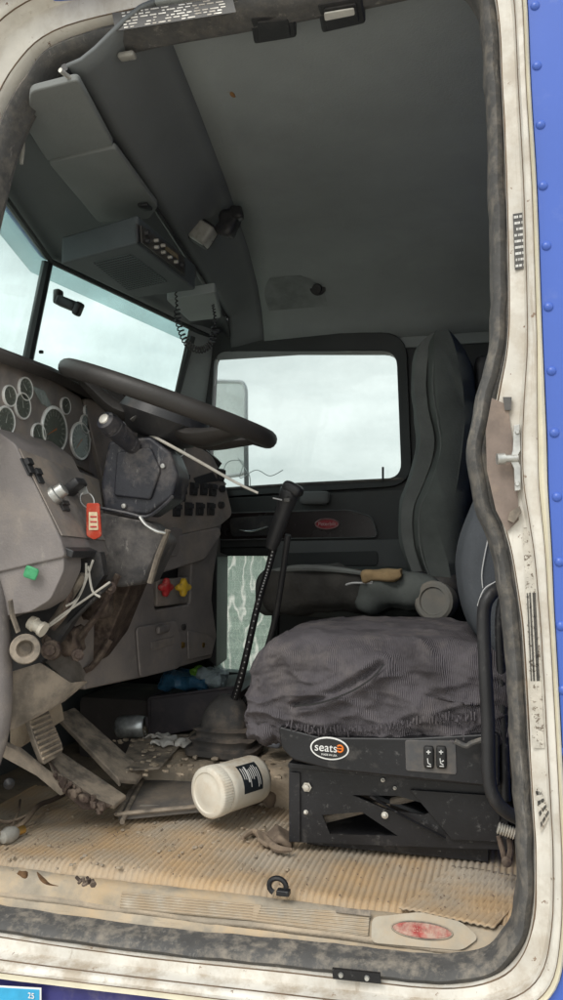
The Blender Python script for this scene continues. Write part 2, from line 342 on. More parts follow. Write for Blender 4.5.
# ------------------------------------------------------------------ the cab shell
cab = thing('truck_cab', 'blue truck cab with open doorway, cream painted jamb and grey interior lining', 'truck cab', (0, 2.0, 0))
SEAL = [(-62, 500), (-40, 330), (-10, 190), (8, 130), (32, 84), (64, 52), (138, 31), (250, 10), (360, -12), (430, -26), (466, -24), (484, -2), (492, 25), (496, 90),
        (500, 190), (502, 300), (499, 350), (488, 395), (479, 440), (480, 482), (492, 520), (503, 555), (512, 605), (516, 640), (521, 730),
        (526, 810), (528, 850), (526, 910), (511, 948), (484, 968), (440, 974), (360, 966), (280, 957), (140, 943), (0, 922), (-90, 900), (-130, 850), (-110, 700)]
EDGE = [(-130, 500), (-110, 320), (-80, 150), (-60, 70), (-30, 12), (30, -28), (130, -55), (240, -80), (360, -98), (450, -100), (500, -85), (520, -50), (527, 0), (531, 90),
        (537, 190), (541, 300), (543, 350), (545, 395), (547, 440), (548, 482), (550, 520), (552, 555), (554, 605), (556, 640), (561, 730),
        (565, 810), (567, 860), (566, 930), (556, 985), (520, 1012), (450, 1024), (360, 1017), (280, 1008), (140, 991), (0, 975), (-110, 962), (-200, 900), (-190, 700)]
Sp = catmull([W(a, b, Y=1.36) for a, b in SEAL], 5, True)
Ep = catmull([W(a, b, Y=1.28) for a, b in EDGE], 5, True)
# jamb profile: (fraction from the seal to the outer edge, depth)
prof = [(.1, 1.385), (.16, 1.375), (.18, 1.335), (.22, 1.328), (.60, 1.325), (.64, 1.318), (.67, 1.292), (.72, 1.286), (.84, 1.284), (.87, 1.276)]
prof2 = [(.87, 1.276), (.89, 1.266), (.93, 1.262), (.98, 1.266), (1.0, 1.28)]
def ringloft(pr):
    rows = []
    for t, y in pr:
        row = []
        for i in range(len(Sp)):
            p = Sp[i].lerp(Ep[i], t); k = 1 + .006 * nz(p, 9)
            row.append(Vector((p.x, y + .0015 * nz(p, 14), p.z)))
        rows.append(row)
    return rows
inr = []
for off, y in ((-.010, 1.405), (-.008, 1.395), (.0, 1.386), (.02, 1.386)):
    inr.append([Vector((p.x, y, p.z)) + Vector((e.x - p.x, 0, e.z - p.z)).normalized() * off for p, e in zip(Sp, Ep)])
MB().grid(inr, cv=True).build('inner_return', rubber, cab, ang=50)
MB().grid(ringloft(prof), cv=True).build('door_jamb', cream, cab, ang=50)
def along(t, y): return [Vector((a.lerp(b, t).x, y, a.lerp(b, t).z)) for a, b in zip(Sp, Ep)]
grime = mat('seam_grime', (.13, .09, .06), .9, var=.5, scale=30, bump=.5)
m = MB(); m.tube(along(.215, 1.329), .0014, 5, closed=True); m.tube(along(.668, 1.296), .0016, 5, closed=True); m.tube(along(.875, 1.275), .0012, 5, closed=True)
m.build('grimy_seam', grime, cab)
MB().grid(ringloft(prof2), cv=True).build('outer_lip', creamy, cab, ang=60)
# weather seal: a soft profile with a lip
srows = []
for i, p in enumerate(Sp):
    t = (Sp[(i + 1) % len(Sp)] - Sp[i - 1]).normalized(); o = Vector((t.z, 0, -t.x)); 
    if o.dot(Ep[i] - p) < 0: o = -o
    wd = .0185 + .0012 * nz(p, 7)
    if 640 < 0: pass
    sh = .004 * nz(p, 22)
    ring = [(-1, .03), (-.85, -.004), (-.55, -.024), (-.1, -.03), (.3, -.024), (.42, -.016), (.55, -.018), (.8, -.014), (.95, -.002), (1, .02), (.2, .03)]
    srows.append([p + o * (a * wd + sh) + Vector((0, b * .9, 0)) for a, b in ring])
MB().grid(srows, cu=True, cv=True).build('weather_seal', rubber, cab, ang=50)
# outer skin
def rect_path(n, x0, x1, z0, z1):
    out = []
    for i in range(n):
        d = (Ep[i] - Vector((-.45, 1.28, .62))); ax, az = d.x, d.z
        k = min((x1 + .45) / ax if ax > 0 else (x0 + .45) / ax, (z1 - .62) / az if az > 0 else (z0 - .62) / az) if abs(ax) > 1e-6 and abs(az) > 1e-6 else 1
        out.append(Vector((-.45 + ax * k, 1.275, .62 + az * k)))
    return out
Rp = rect_path(len(Ep), -1.25, .13, -.18, 1.75)
Eb = [Vector((p.x, 1.279, p.z)) for p in Ep]
MB().grid([[Vector((p.x, 1.29, p.z)) for p in Ep], Eb, Rp, [Vector((p.x, 1.34, p.z)) for p in Rp]], cv=True).build('side_skin', navy, cab, ang=40)
# blue sleeper panel beside the jamb
right = [Vector((p.x + .0005, 1.272, p.z)) for p in Ep if p.x > -.02 and -.30 < p.z < 1.7]
right.sort(key=lambda p: -p.z)
pts = [Vector((right[0].x, 1.272, 1.75))] + right
# keep only the part that runs down the jamb's side
run = []
for p in pts:
    if not run or p.z < run[-1].z - .004:
        if p.z > -.11: run.append(p)
run.append(Vector((run[-1].x - .012, 1.272, -.18)))
poly = run + [Vector((1.3, 1.272, -.18)), Vector((1.3, 1.272, 1.75))]
sp_ = MB().prism(poly, (0, .004, 0)).build('sleeper_panel', blue, cab, bevel=.001)
for (px, py) in [(534, -50), (534.5, 6), (536.5, 66), (540, 125), (542.5, 186), (546, 246), (548, 307), (551, 371), (554, 433), (556.5, 497), (559, 562), (560.5, 626), (562.5, 690), (565, 752), (567.5, 815), (571, 880), (573, 940)]:
    c = W(px, py, Y=1.272); MB().lathe(c + Vector((.001, .0005, 0)), (0, -1, 0), [(0, .0075), (.0015, .0072), (.0032, .0055), (.0045, .003), (.005, 0)], 16).build('rivet', blue, sp_)
MB().box((.72, 1.9, .55), (1.15, 1.22, 2.5)).build('sleeper_box', blue, cab)
MB().box((-.4, 1.9, -.28), (1.9, 1.1, .2)).build('chassis_side', blackm, cab)
# lettered stickers on the jamb
def sticker(name, P, Y, m, par, lines, li, seed=1, rows=True, label=None):
    P = [W(a, b, Y=Y) for a, b in P]; o = MB().prism(P, (0, .0008, 0)).build(name, m, par)
    rnd = random.Random(seed); l = MB()
    for i in range(lines):
        t = (i + .6) / (lines + .2); s = .08
        while s < .9:
            e = min(.93, s + rnd.uniform(.015, .07))
            def q(uu, vv): return P[0].lerp(P[1], uu).lerp(P[3].lerp(P[2], uu), vv) + Vector((0, -.0006, 0))
            h = .2 / lines
            if rnd.random() > .18: l.prism([q(s, t - h), q(e, t - h), q(e, t + h), q(s, t + h)], (0, .0004, 0))
            s = e + .018
    l.build('printed_text', li, o)
    if label: o['label'] = label
    return o
sticker('data_label', [(112, 13), (232, -4), (236, 12), (115, 31)], 1.3225, labelg, cab, 6, silv, 3, label='grey data label')
sticker('data_label', [(513, 214), (526, 212), (528, 268), (515, 270)], 1.3225, labelg, cab, 9, inkw, 5)
worn = mat('flaked_label', (.56, .53, .47), .6, var=.2, scale=40, bump=.5, bscale=90, dust=.3, chips=.75, chip_col=(.16, .13, .10))
sticker('data_label', [(523, 528), (534, 527), (545, 748), (533, 748)], 1.3225, worn, cab, 1, ink, 9)
sticker('data_label', [(535, 786), (541, 790), (551, 814), (541, 833)], 1.3225, worn, cab, 4, ink, 11)
# primer patch, striker plate and pin
MB().prism(V3([(492, 398, 1.321), (508, 405, 1.321), (517, 470, 1.321), (519, 520, 1.321), (507, 532, 1.321), (496, 510, 1.321), (487, 470, 1.321), (486, 430, 1.321)]), (0, .004, 0)).build('latch_pocket', maroon, cab)
MB().prism(V3([(503, 397, 1.317), (512, 397, 1.317), (511, 410, 1.317), (505, 410, 1.317)]), (0, .006, 0)).build('grey_plug', labelg, cab)
st = MB().prism(V3([(514, 425, 1.308), (520, 424, 1.308), (521, 450, 1.308), (517, 458, 1.308), (521, 466, 1.308), (521, 490, 1.308), (515, 491, 1.308), (514, 468, 1.308), (510, 460, 1.308), (513, 450, 1.308)]), (0, .008, 0)).build('striker_plate', steel, cab, bevel=.001)
a = W(518, 458, Y=1.308); b = W(497, 459, Y=1.300)
MB().lathe(a, b - a, [(0, .006), ((b - a).length * .6, .006), ((b - a).length * .62, .009), ((b - a).length, .009)], 14).build('striker_pin', steel, st)
for py in (432, 484): MB().lathe(W(517.5, py, Y=1.307), (0, -1, 0), [(0, .004), (.003, .003)], 8).build('screw', steel, st)
MB().prism(V3([(510, 512, 1.31), (520, 506, 1.31), (522, 512, 1.31), (514, 523, 1.31), (508, 520, 1.31)]), (0, .012, 0)).build('loose_clip', dustmetal, cab)
# painted sill clip under the seal
c = MB().prism(V3([(332, 969, 1.315), (380, 974, 1.315), (381, 984, 1.315), (333, 979, 1.315)]), (0, .006, 0)).build('sill_bracket', blackm, cab)
for px, py in ((341, 975), (367, 978)): MB().lathe(W(px, py, Y=1.314), (0, -1, 0), [(0, .0045), (.003, .0035)], 10).build('screw', steel, c)
s = MB().prism(V3([(-30, 986, 1.262), (39, 990, 1.262), (39, 1006, 1.262), (-30, 1004, 1.262)]), (0, .001, 0)).build('registration_sticker', cyan, cab)
MB().prism(V3([(-30, 984, 1.263), (41, 988, 1.263), (41, 1008, 1.263), (-30, 1006, 1.263)]), (0, .001, 0)).build('sticker_border', inkw, s)
text('25', W(31, 996, Y=1.2605), (1, 0, 0), (0, 0, 1), .013, inkw, s)

# roof lining: arched section swept fore and aft
def roofz(Y):
    k = [(1.32, 1.66), (1.38, 1.665), (1.45, 1.667), (1.7, 1.668), (2.07, 1.66), (2.45, 1.625), (2.66, 1.575), (2.77, 1.52), (2.83, 1.455), (2.85, 1.40)]
    for (a, za), (b, zb) in zip(k, k[1:]):
        if Y <= b: t = max(0, (Y - a) / (b - a)); return za + (zb - za) * t
    return k[-1][1]
Ys = [1.32, 1.36, 1.38, 1.41, 1.45, 1.55, 1.7, 1.9, 2.07, 2.25, 2.45, 2.56, 2.66, 2.72, 2.77, 2.8, 2.83, 2.85]
def hx(Y): return -.61 - .145 * (Y - 1.4) / .96        # where the lining turns down into the header
def rx(Y): return -.789 - .118 * (Y - 1.394)           # the header's lower rail
def rz(Y): return min(1.56 - .0415 * (Y - 1.394), roofz(Y) - .012)
rows = []
for i in range(13):
    t = i / 12
    rows.append([Vector((hx(Y) * (1 - t) + .16 * t, Y, roofz(Y))) for Y in Ys])
MB().grid(rows).build('roof_lining', liner, cab, solid=.01)
rows = []
for i in range(7):
    t = i / 6; e = t * t * (3 - 2 * t)
    rows.append([Vector((hx(Y) * (1 - t) + rx(Y) * t, Y, (roofz(Y)) * (1 - e) + rz(Y) * e)) for Y in Ys])
MB().grid(rows).build('header_lining', liner2, cab, solid=.008)
# outer roof so no light leaks
MB().box((-.45, 2.07, 1.72), (1.75, 1.62, .05)).build('roof_shell', blue, cab)
MB().box((.16, 2.07, .7), (.02, 1.6, 2.05)).build('rear_wall', liner2, cab)
MB().tube([Vector((rx(Y) - .004, Y, rz(Y) - .003)) for Y in Ys[:-3]], .008, 8).build('header_rail', blackp, cab)
# windscreen header underside
WT = [(-1.075, 1.38, 1.50), (-1.137, 1.60, 1.50), (-1.275, 2.07, 1.495), (-1.08, 2.74, 1.455), (-1.05, 2.83, 1.45)]
WTy = catmull([Vector(p) for p in WT], 1)
def wt(Y):
    for a, b in zip(WT, WT[1:]):
        if Y <= b[1]: t = (Y - a[1]) / (b[1] - a[1]); return Vector(a).lerp(Vector(b), t)
    return Vector(WT[-1])
ys2 = [1.38, 1.5, 1.7, 1.9, 2.07, 2.25, 2.45, 2.6, 2.74, 2.83]
rows = []
for i in range(5):
    t = i / 4
    rows.append([Vector((rx(Y), Y, rz(Y) - .004)).lerp(wt(Y) + Vector((-.01, 0, .01)), t) + Vector((0, 0, .03 * math.sin(math.pi * t))) for Y in ys2])
MB().grid(rows).build('header_shelf', liner2, cab, solid=.01)
# cowl above the windscreen, closes the roof
rows = [[wt(Y) + Vector((-.02, 0, .012)) for Y in ys2], [Vector((rx(Y) - .25, Y, 1.72)) for Y in ys2]]
MB().grid(rows).build('roof_cap', blue, cab, solid=.02)
# windscreen posts
MB().tube([Vector((-1.275, 2.07, 1.49)), Vector((-1.335, 2.07, 1.2)), Vector((-1.4, 2.07, .92))], .017, 8).build('centre_post', doorblk, cab)
MB().prism([(-1.075, 2.725, 1.51), (-1.01, 2.86, 1.51), (-1.10, 2.86, .8), (-1.23, 2.70, .8)], (0, .035, 0)).build('corner_post', liner, cab, bevel=.008)
MB().prism([(-1.05, 1.30, 1.52), (-1.10, 1.36, 1.52), (-1.24, 1.36, .8), (-1.19, 1.30, .8)], (0, .03, 0)).build('corner_post', blackp, cab, bevel=.008)
# dark edge trim along windscreen top
MB().tube([wt(Y) + Vector((.012, 0, -.004)) for Y in ys2], .008, 6).build('windscreen_gasket', doorblk, cab)
MB().tube([Vector(p) for p in ((-1.075, 1.39, 1.50), (-1.15, 1.39, 1.2), (-1.22, 1.39, .9))], .014, 6).build('post_gasket', doorblk, cab)
MB().tube([Vector(p) for p in ((-1.075, 2.735, 1.425), (-1.15, 2.735, 1.15), (-1.22, 2.735, .9))], .012, 6).build('post_gasket', doorblk, cab)
def wpane(ya, yb, za, zb, name, m, dx=0):
    A, B = wt(ya), wt(yb)
    def dn(p, f): return Vector((p.x - .145 * f / .55 + dx, p.y, p.z - f))
    P = [dn(A, za), dn(B, zb[0]), dn(B, zb[1]), dn(A, za + (zb[1] - zb[0]))]
    return MB().prism([dn(A, za), dn(B, za), dn(B, zb[1]), dn(A, zb[1])], (-.004, 0, 0)).build(name, m, cab)
wpane(1.39, 2.062, 0, (0, .55), 'windscreen_pane', g_wind)
wpane(2.078, 2.735, 0, (0, .55), 'windscreen_pane', g_wind)
# stainless drop visor in front of the glass, outside
rows = [[wt(Y) + Vector((-.03, 0, .03)) for Y in ys2], [wt(Y) + Vector((-.055, 0, -.03)) for Y in ys2]]
MB().grid(rows).build('outer_drop_visor', g_band, cab, solid=.003)

# passenger side wall with the two windows
YP = 2.86
def rl(P, r=.03): return rrect([W(a, b, Y=YP) for a, b in P], r)
win = rl([(214, 352), (397, 352), (402, 478), (207, 489)], .05)
peep = rl([(214, 556), (276, 556), (270, 674), (216, 670)], .025)
wall = MB().holed([Vector((-1.46, YP, -.1)), Vector((.16, YP, -.1)), Vector((.16, YP, 1.5)), Vector((-1.0, YP, 1.5)), Vector((-1.24, YP, .95)), Vector((-1.46, YP, .9))], [win, peep], (0, .05, 0)).build('passenger_side_wall', doorblk, cab)
MB().box((-.42, 2.97, 1.65), (1.1, .12, .3)).build('roof_side', blue, cab)
MB().prism([(-1.02, YP - .012, 1.44), (.15, YP - .012, 1.44), (.15, YP - .012, 1.36), (-1.02, YP - .012, 1.36)], (0, .012, 0)).build('head_trim', liner, cab, bevel=.004)
# floor, firewall, footwell
rows = []
for i in range(40):
    x = -1.5 + 1.66 * i / 39
    rows.append([Vector((x, y, -.03 + .004 * nz((x, y, 0), 9))) for y in [1.4 + 1.45 * j / 30 for j in range(31)]])
MB().grid(rows).build('cab_floor', floorm, cab, solid=.01)
MB().prism([(-1.42, 1.36, -.05), (-1.42, 2.86, -.05), (-1.38, 2.86, .95), (-1.38, 1.36, .95)], (-.02, 0, 0)).build('firewall', liner2, cab)
MB().box((-1.28, 1.35, .35), (.34, .03, 1.1)).build('cowl_side', cream, cab)
# rounded kick pillar nearest the hinge side of the doorway
MB().tube([W(-14, 570, Y=1.42), W(-6, 610, Y=1.42), W(-2, 680, Y=1.42), W(-4, 730, Y=1.42), W(-14, 775, Y=1.42)], [.02, .026, .028, .026, .02], 14, smooth=5).build('kick_pillar', taupe, cab)

# passenger door inner side
dr = thing('passenger_door', 'dark passenger door interior with its window, chrome handle and red oval badge', 'door', (-.7, 2.84, .2))
def ring(P, Q, r1, r2, y0, y1, nm, m, par):
    A = rrect([W(a, b, Y=YP) for a, b in P], r1, 6); B = rrect([W(a, b, Y=YP) for a, b in Q], r2, 6)
    return MB().grid([[Vector((p.x, YP, p.z)) for p in A], [Vector((p.x, y0, p.z)) for p in A], [Vector((p.x, y1, p.z)) for p in B], [Vector((p.x, YP, p.z)) for p in B]], cv=True).build(nm, m, par, bevel=.004)
ring([(203, 334), (407, 334), (413, 486), (197, 499)], [(216, 352), (397, 352), (402, 478), (209, 489)], .09, .055, 2.835, 2.842, 'window_frame', doorblk, dr)
MB().prism(rl([(216, 352), (397, 352), (402, 478), (209, 489)], .055), (0, .004, 0)).build('window_glass', g_side, dr, loc=None).location.y += .02
MB().tube([W(207, 490, Y=2.84), W(300, 484, Y=2.84), W(404, 479, Y=2.84)], .006, 6).build('sill_gasket', rubber, dr)
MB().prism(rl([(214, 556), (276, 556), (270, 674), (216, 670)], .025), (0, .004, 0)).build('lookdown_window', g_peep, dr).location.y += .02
ring([(207, 548), (282, 548), (278, 680), (209, 677)], [(214, 556), (276, 556), (270, 674), (216, 670)], .03, .025, 2.83, 2.838, 'lookdown_frame', doorblk, dr)
MB().prism([W(a, b, Y=2.83) for a, b in [(205, 499), (415, 488), (415, 545), (205, 548)]], (0, .03, 0)).build('upper_panel', doorblk, dr, bevel=.004)
MB().prism(rrect([W(a, b, Y=2.815) for a, b in [(272, 541), (412, 539), (412, 592), (272, 592)]], .02), (0, .045, 0)).build('lower_panel', doorgry, dr, bevel=.005)
MB().prism(rrect([W(a, b, Y=2.81) for a, b in [(285, 553), (378, 551), (378, 566), (285, 566)]], .015), (0, .01, 0)).build('map_pocket', doorblk, dr, bevel=.003)
trim = MB().prism(rrect([W(a, b, Y=2.815) for a, b in [(216, 513), (350, 510), (372, 517), (378, 537), (216, 540)]], .02), (0, .02, 0)).build('wood_trim', mat('dark_lacquer', (.018, .012, .012), .25, var=.3, scale=5, bump=.05), dr, bevel=.003)
pth = [W(a, b, Y=2.812) for a, b in [(218, 513), (350, 510), (372, 517), (378, 537), (218, 540)]]
MB().tube(rrect(pth, .02), .0025, 5, closed=True).build('trim_edge', doorgry, trim)
MB().prism(rrect([W(a, b, Y=2.80) for a, b in [(229, 518), (275, 515), (277, 535), (231, 537)]], .02), (0, .016, 0)).build('handle_cup', blackp, dr, bevel=.003)
MB().tube([W(240, 530, Y=2.79), W(252, 531, Y=2.785), W(268, 527, Y=2.79)], [.006, .009, .006], 10, smooth=4, flat=.5).build('door_handle', chrome, dr)
bd = MB().prism(ellipse(W(327, 524, Y=2.808), (1, 0, 0), (0, 0, 1), .042, .018), (0, .008, 0)).build('oval_badge', mat('badge_red', (.30, .02, .03), .3, bump=.05), dr, bevel=.002)
MB().tube(ellipse(W(327, 524, Y=2.808), (1, 0, 0), (0, 0, 1), .042, .018), .003, 6, closed=True).build('badge_rim', mat('dull_red_metal', (.35, .2, .2), .4, metal=.5), bd)
text('Peterbilt', W(327, 524, Y=2.806), (1, 0, .0), (0, 0, 1), .019, mat('badge_script', (.55, .35, .35), .4, bump=0), bd)
MB().rbox(W(315, 498, Y=2.80), (.11, .045, .05), .018, 6).build('grab_handle', doorgry, dr)
MB().cyl(W(383, 480, Y=2.82), W(383, 467, Y=2.82), .004, 8).build('lock_knob', blackp, dr)

# mirror outside the passenger window
mr = thing('side_mirror', 'white framed door mirror outside the passenger window', 'mirror', (-1.15, 3.2, .9))
P = rrect([W(a, b, Y=3.2) for a, b in [(213, 381), (243, 382), (246, 390), (246, 474), (210, 478)]], .03)
MB().tube(P, .009, 8, closed=True).build('mirror_frame', mat('mirror_white', (.8, .82, .82), .5, bump=0), mr)
MB().prism(rrect([W(a, b, Y=3.2) for a, b in [(213, 381), (243, 382), (246, 390), (246, 474), (210, 478)]], .03), (0, .03, 0)).build('mirror_housing', frost, mr)
MB().tube([W(246, 440, Y=3.22), W(247, 530, Y=3.0)], .01, 8).build('mirror_arm', blackm, mr)
wr = MB().tube([W(a, b, Y=3.05) for a, b in [(222, 475), (228, 462), (243, 462), (240, 478), (256, 470), (270, 476), (283, 470)]], .0017, 6, smooth=6)
wr.tube([W(a, b, Y=3.05) for a, b in [(238, 458), (246, 470), (250, 478), (250, 492)]], .0017, 6, smooth=6)
tag(wr.build('loose_wire', mat('pale_wire', (.6, .64, .64), .6, bump=0)), 'thin curled wire hanging outside the passenger window below its mirror', 'wire')

# ------------------------------------------------------------------ dashboard
db = thing('dashboard', 'dusty taupe dashboard with gauges, switches and centre stack', 'dashboard', (-1.0, 1.9, .3))
GX = -1.0
def G(px, py, dx=0): p = W(px, py, X=GX); return p + Vector((dx, 0, 0))
gp = MB().prism([G(-70, 322), G(60, 384), G(81, 397), G(104, 482), G(96, 484), G(62, 468), G(10, 441), G(-70, 410)], (-.03, 0, 0)).build('gauge_panel', taupe2, db, bevel=.004)
A = Vector((GX, W(81, 440, X=GX).y, 1.0)); cn_ = Vector((.934, -.357, 0)).normalized(); PC = (A, cn_)
def Cc(px, py, d=0): return W(px, py, plane=(A + cn_ * d, cn_))
cp = MB().prism(rrect([Cc(83, 397), Cc(150, 414), Cc(212, 455), Cc(224, 478), Cc(233, 515), Cc(219, 527), Cc(150, 541), Cc(107, 548), Cc(104, 486)], .02), -cn_ * .04).build('centre_panel', taupe2, db, bevel=.004)
# brow and dash top
top = [Vector((-.985, 1.38, 1.036)), Vector((-.985, 1.62, 1.04)), Vector((-.985, 1.80, 1.03)), Vector((-.93, 2.0, 1.0)), Vector((-.865, 2.2, .95)), Vector((-.83, 2.33, .90)), Vector((-.97, 2.45, .88)), Vector((-.99, 2.84, .88))]
rows = [[p + Vector((.0, 0, -.012)) for p in top], [p + Vector((.012, 0, .004)) for p in top], [p + Vector((0, 0, .016)) for p in top], [p + Vector((-.05, 0, .018)) for p in top], [Vector((-1.42, p.y, min(p.z + .0, 1.0))) for p in top]]
MB().grid(rows).build('dash_top', mat('brow_vinyl', (.045, .04, .037), .6, var=.2, scale=8, bump=.4, bscale=200, dust=.25, dc=(.16, .14, .12)), db, ang=60, solid=.006)
# fascia body behind the panels and the passenger side
MB().prism([(-1.02, 1.45, 1.0), (-1.02, 1.78, 1.0), (-.82, 2.31, .87), (-1.0, 2.40, .86), (-1.0, 2.84, .86), (-1.3, 2.84, .86), (-1.3, 1.45, .98)], (0, 0, -.2)).build('dash_core', taupe, db)
MB().prism([(-1.03, 2.3, .87), (-.99, 2.84, .87), (-1.3, 2.84, .87), (-1.3, 2.3, .87)], (0, 0, -.36)).build('passenger_fascia', taupe, db, bevel=.02)
# lower driver's pod
YE = 1.42
pod = MB().prism(rrect([W(a, b, Y=YE) for a, b in [(-80, 372), (0, 433), (15, 444), (61, 541), (65, 557), (0, 572), (-80, 590)]], .008, 2), (0, .23, 0)).build('side_pod', taupe, db, bevel=.008, bseg=3)
MB().prism(rrect([W(a, b, Y=YE + .006) for a, b in [(-80, 560), (63, 552), (64, 570), (50, 600), (30, 612), (6, 616), (-80, 650)]], .012, 3), (0, .07, 0)).build('pod_skirt', taupe, db, bevel=.006, bseg=3)
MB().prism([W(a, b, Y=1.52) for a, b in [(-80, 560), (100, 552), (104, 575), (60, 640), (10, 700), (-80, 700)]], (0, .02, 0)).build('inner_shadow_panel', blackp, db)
P1 = W(15, 444, Y=YE); P2 = W(61, 541, Y=YE); pn = (P2 - P1).cross(Vector((0, 1, 0))).normalized()
if pn.x < 0: pn = -pn
def F(px, py, d=0): return W(px, py, plane=(P1 + pn * d, pn))
ud = (P1 - P2).normalized(); yd = Vector((0, 1, 0))
# upper trim strip below the gauges
MB().prism(rrect([G(58, 462, .012), G(103, 482, .012), G(101, 497, .012), G(66, 486, .012)], .006), (-.02, 0, 0)).build('trim_strip', taupe, db, bevel=.002)
MB().tube([G(a, b, .004) for a, b in [(10, 440), (20, 446), (40, 449), (56, 458), (80, 468), (104, 483)]], .003, 6, smooth=3).build('seam_lip', dustmetal, db)
def rocker(c, u, v, n, a, b, par, mm=blackp, name='rocker_switch'):
    m = MB(); c = Vector(c)
    m.prism([c - u * a - v * b, c + u * a - v * b, c + u * a + v * b, c - u * a + v * b], n * .004)
    m.prism([c - u * a * .75 - v * b * .8 + n * .004, c + u * a * .75 - v * b * .8 + n * .004, c + u * a * .75 + v * b * .1 + n * .004, c - u * a * .75 + v * b * .1 + n * .004], n * .005)
    m.prism([c - u * a * .75 + v * b * .1 + n * .004, c + u * a * .75 + v * b * .1 + n * .004, c + u * a * .75 + v * b * .8 + n * .004, c - u * a * .75 + v * b * .8 + n * .004], n * .010)
    return m.build(name, mm, par, bevel=.0008)
for (px, py) in ((27, 468), (36, 478)):
    rocker(F(px, py), yd, ud, pn, .013, .02, db)
MB().prism([F(18, 449, .001), F(98, 480, .001), F(106, 541, .001), F(61, 536, .001)], pn * .003).build('switch_plate', taupe2, db, bevel=.001)
# ignition barrel and key
ic = F(52, 497); kd = (pn + Vector((.1, .25, .25))).normalized()
MB().lathe(ic, kd, [(0, .02), (.012, .02), (.014, .016), (.03, .015), (.032, .012)], 20).build('ignition_barrel', steel, db)
c2 = F(66, 492)
MB().rbox(c2 + pn * .02, (.05, .045, .022), .008, 4, rot=Matrix.Rotation(R(-35), 3, 'Y')).build('ignition_knob', blackp, db)
rocker(F(62, 508), yd, ud, pn, .018, .013, db)
MB().box(F(74, 547) + Vector((0, .02, -.01)), (.03, .1, .016), Matrix.Rotation(R(20), 3, 'Y')).build('slot_cover', blackp, db, bevel=.003)
key = thing('truck_key', 'steel key left in the dashboard ignition with its key ring', 'key', c2 + pn * .03)
kk = F(80, 487, .03)
MB().prism([kk + Vector((-.004, 0, .004)), kk + Vector((.014, 0, 0)), kk + Vector((.02, 0, -.014)), kk + Vector((.004, 0, -.018)), kk + Vector((-.006, 0, -.01))], (0, .003, 0)).build('key_bow', steel, key, bevel=.0008)
MB().tube(ellipse(F(87, 500, .03), Vector((.5, .2, -.6)).normalized(), Vector((.3, .3, .5)).normalized(), .018, .014), .0016, 6, closed=True).build('key_ring', steel, key)
tg = thing('key_tag', 'red plastic key tag with paper insert hanging from the ignition key', 'key tag', W(93, 522, Y=1.52))
P = rrect([W(a, b, Y=1.52) for a, b in [(86, 503), (99, 503), (101, 536), (94, 540), (86, 536)]], .006)
MB().prism(P, (0, .005, 0)).build('tag_body', tagr, tg, bevel=.0012)
MB().prism(rrect([W(a, b, Y=1.5185) for a, b in [(88.5, 512), (97, 512), (98, 530), (88.5, 530)]], .002), (0, .001, 0)).build('paper_insert', tagp, tg)
t2 = MB()
for k in range(3):
    y = 516 + k * 5
    t2.prism([W(a, b, Y=1.5175) for a, b in [(90, y), (96.5, y), (96.5, y + 1.5), (90, y + 1.5)]], (0, .0006, 0))
t2.build('handwriting', redp, tg)

# gauges
tick = MATS['white_ink']
bez = mat('bezel_bright', (.88, .87, .84), .3, metal=.25, var=.15, scale=50, bump=.1, dust=.1, dscale=40)
def gauge(c, u, v, n, r, par, nd=.7):
    g = MB().lathe(c, n, [(0, r * 1.05), (.004, r * 1.08), (.0065, r * 1.04), (.0055, r * .93), (.003, r * .92)], 32, cap=False).build('gauge', bez, par)
    MB().prism(ellipse(c + n * .001, u, v, r * .93, r * .93, 28), n * .002).build('dial_face', gaugef, g)
    m = MB(); k = 16 if r > .03 else 9
    for i in range(k):
        a = R(-220 + 260 * i / (k - 1)); d = u * math.cos(a) - v * math.sin(a); t = n.cross(d)
        m.prism([c + n * .0032 + d * r * f + t * s * r * .022 for f, s in ((.62, -1.7), (.62, 1.7), (.88, 1.7), (.88, -1.7))], n * .0004)
    m.build('tick_marking', tick, g)
    d = (u * math.cos(nd) + v * math.sin(nd)); t = n.cross(d)
    MB().prism([c + n * .0045 - d * r * .15 + t * r * .04, c + n * .0045 - d * r * .15 - t * r * .04, c + n * .0045 + d * r * .72], n * .0008).build('needle', orange if r > .03 else inkw, g)
    MB().prism(ellipse(c + n * .0052, u, v, r * .92, r * .92, 24), n * .0008).build('gauge_glass', g_lens, g)
gn = Vector((1, 0, 0)); gu = Vector((0, 1, 0)); gv = Vector((0, 0, 1))
for px, py, r, nd in [(53, 430, .053, 3.6), (79, 441, .045, 3.9), (24, 389, .025, 2.4), (21, 406, .028, 1.8), (37, 435, .026, 2.2), (64, 406, .02, .7), (84, 424, .023, 2.7), (99, 456, .024, 2.6), (4, 421, .03, 1.3), (92, 438, .018, 2), (103, 470, .016, 1), (8, 396, .022, 2), (86, 409 + 2, .016, 1)]:
    if r in (.012, .02) and px in (71, 22): continue
    gauge(G(px, py), gu, gv, gn, r, db, nd)
MB().prism(rrect([G(31, 386, .0005), G(43, 391, .0005), G(52, 410, .0005), G(41, 404, .0005)], .004), (.003, 0, 0)).build('display_window', gaugef, db, bevel=.0006)
cu_ = Vector((.357, .934, 0)); cv_ = Vector((0, 0, 1))
for px, py, r, nd in [(126, 416, .024, 1.5), (141, 416, .02, 2), (112, 409, .02, 1), (150, 432, .022, 2), (163, 436, .022, 1), (178, 449, .022, 2), (113, 424, .014, 1)]:
    gauge(Cc(px, py, .001), cu_, cv_, cn_, r, db, nd)
for px, py in [(193, 489), (203, 489), (212, 490), (188, 509), (199, 509), (210, 509), (181, 495), (184, 480), (176, 510), (220, 475)]:
    rocker(Cc(px, py, .001), cu_, cv_, cn_, .015, .019, db)
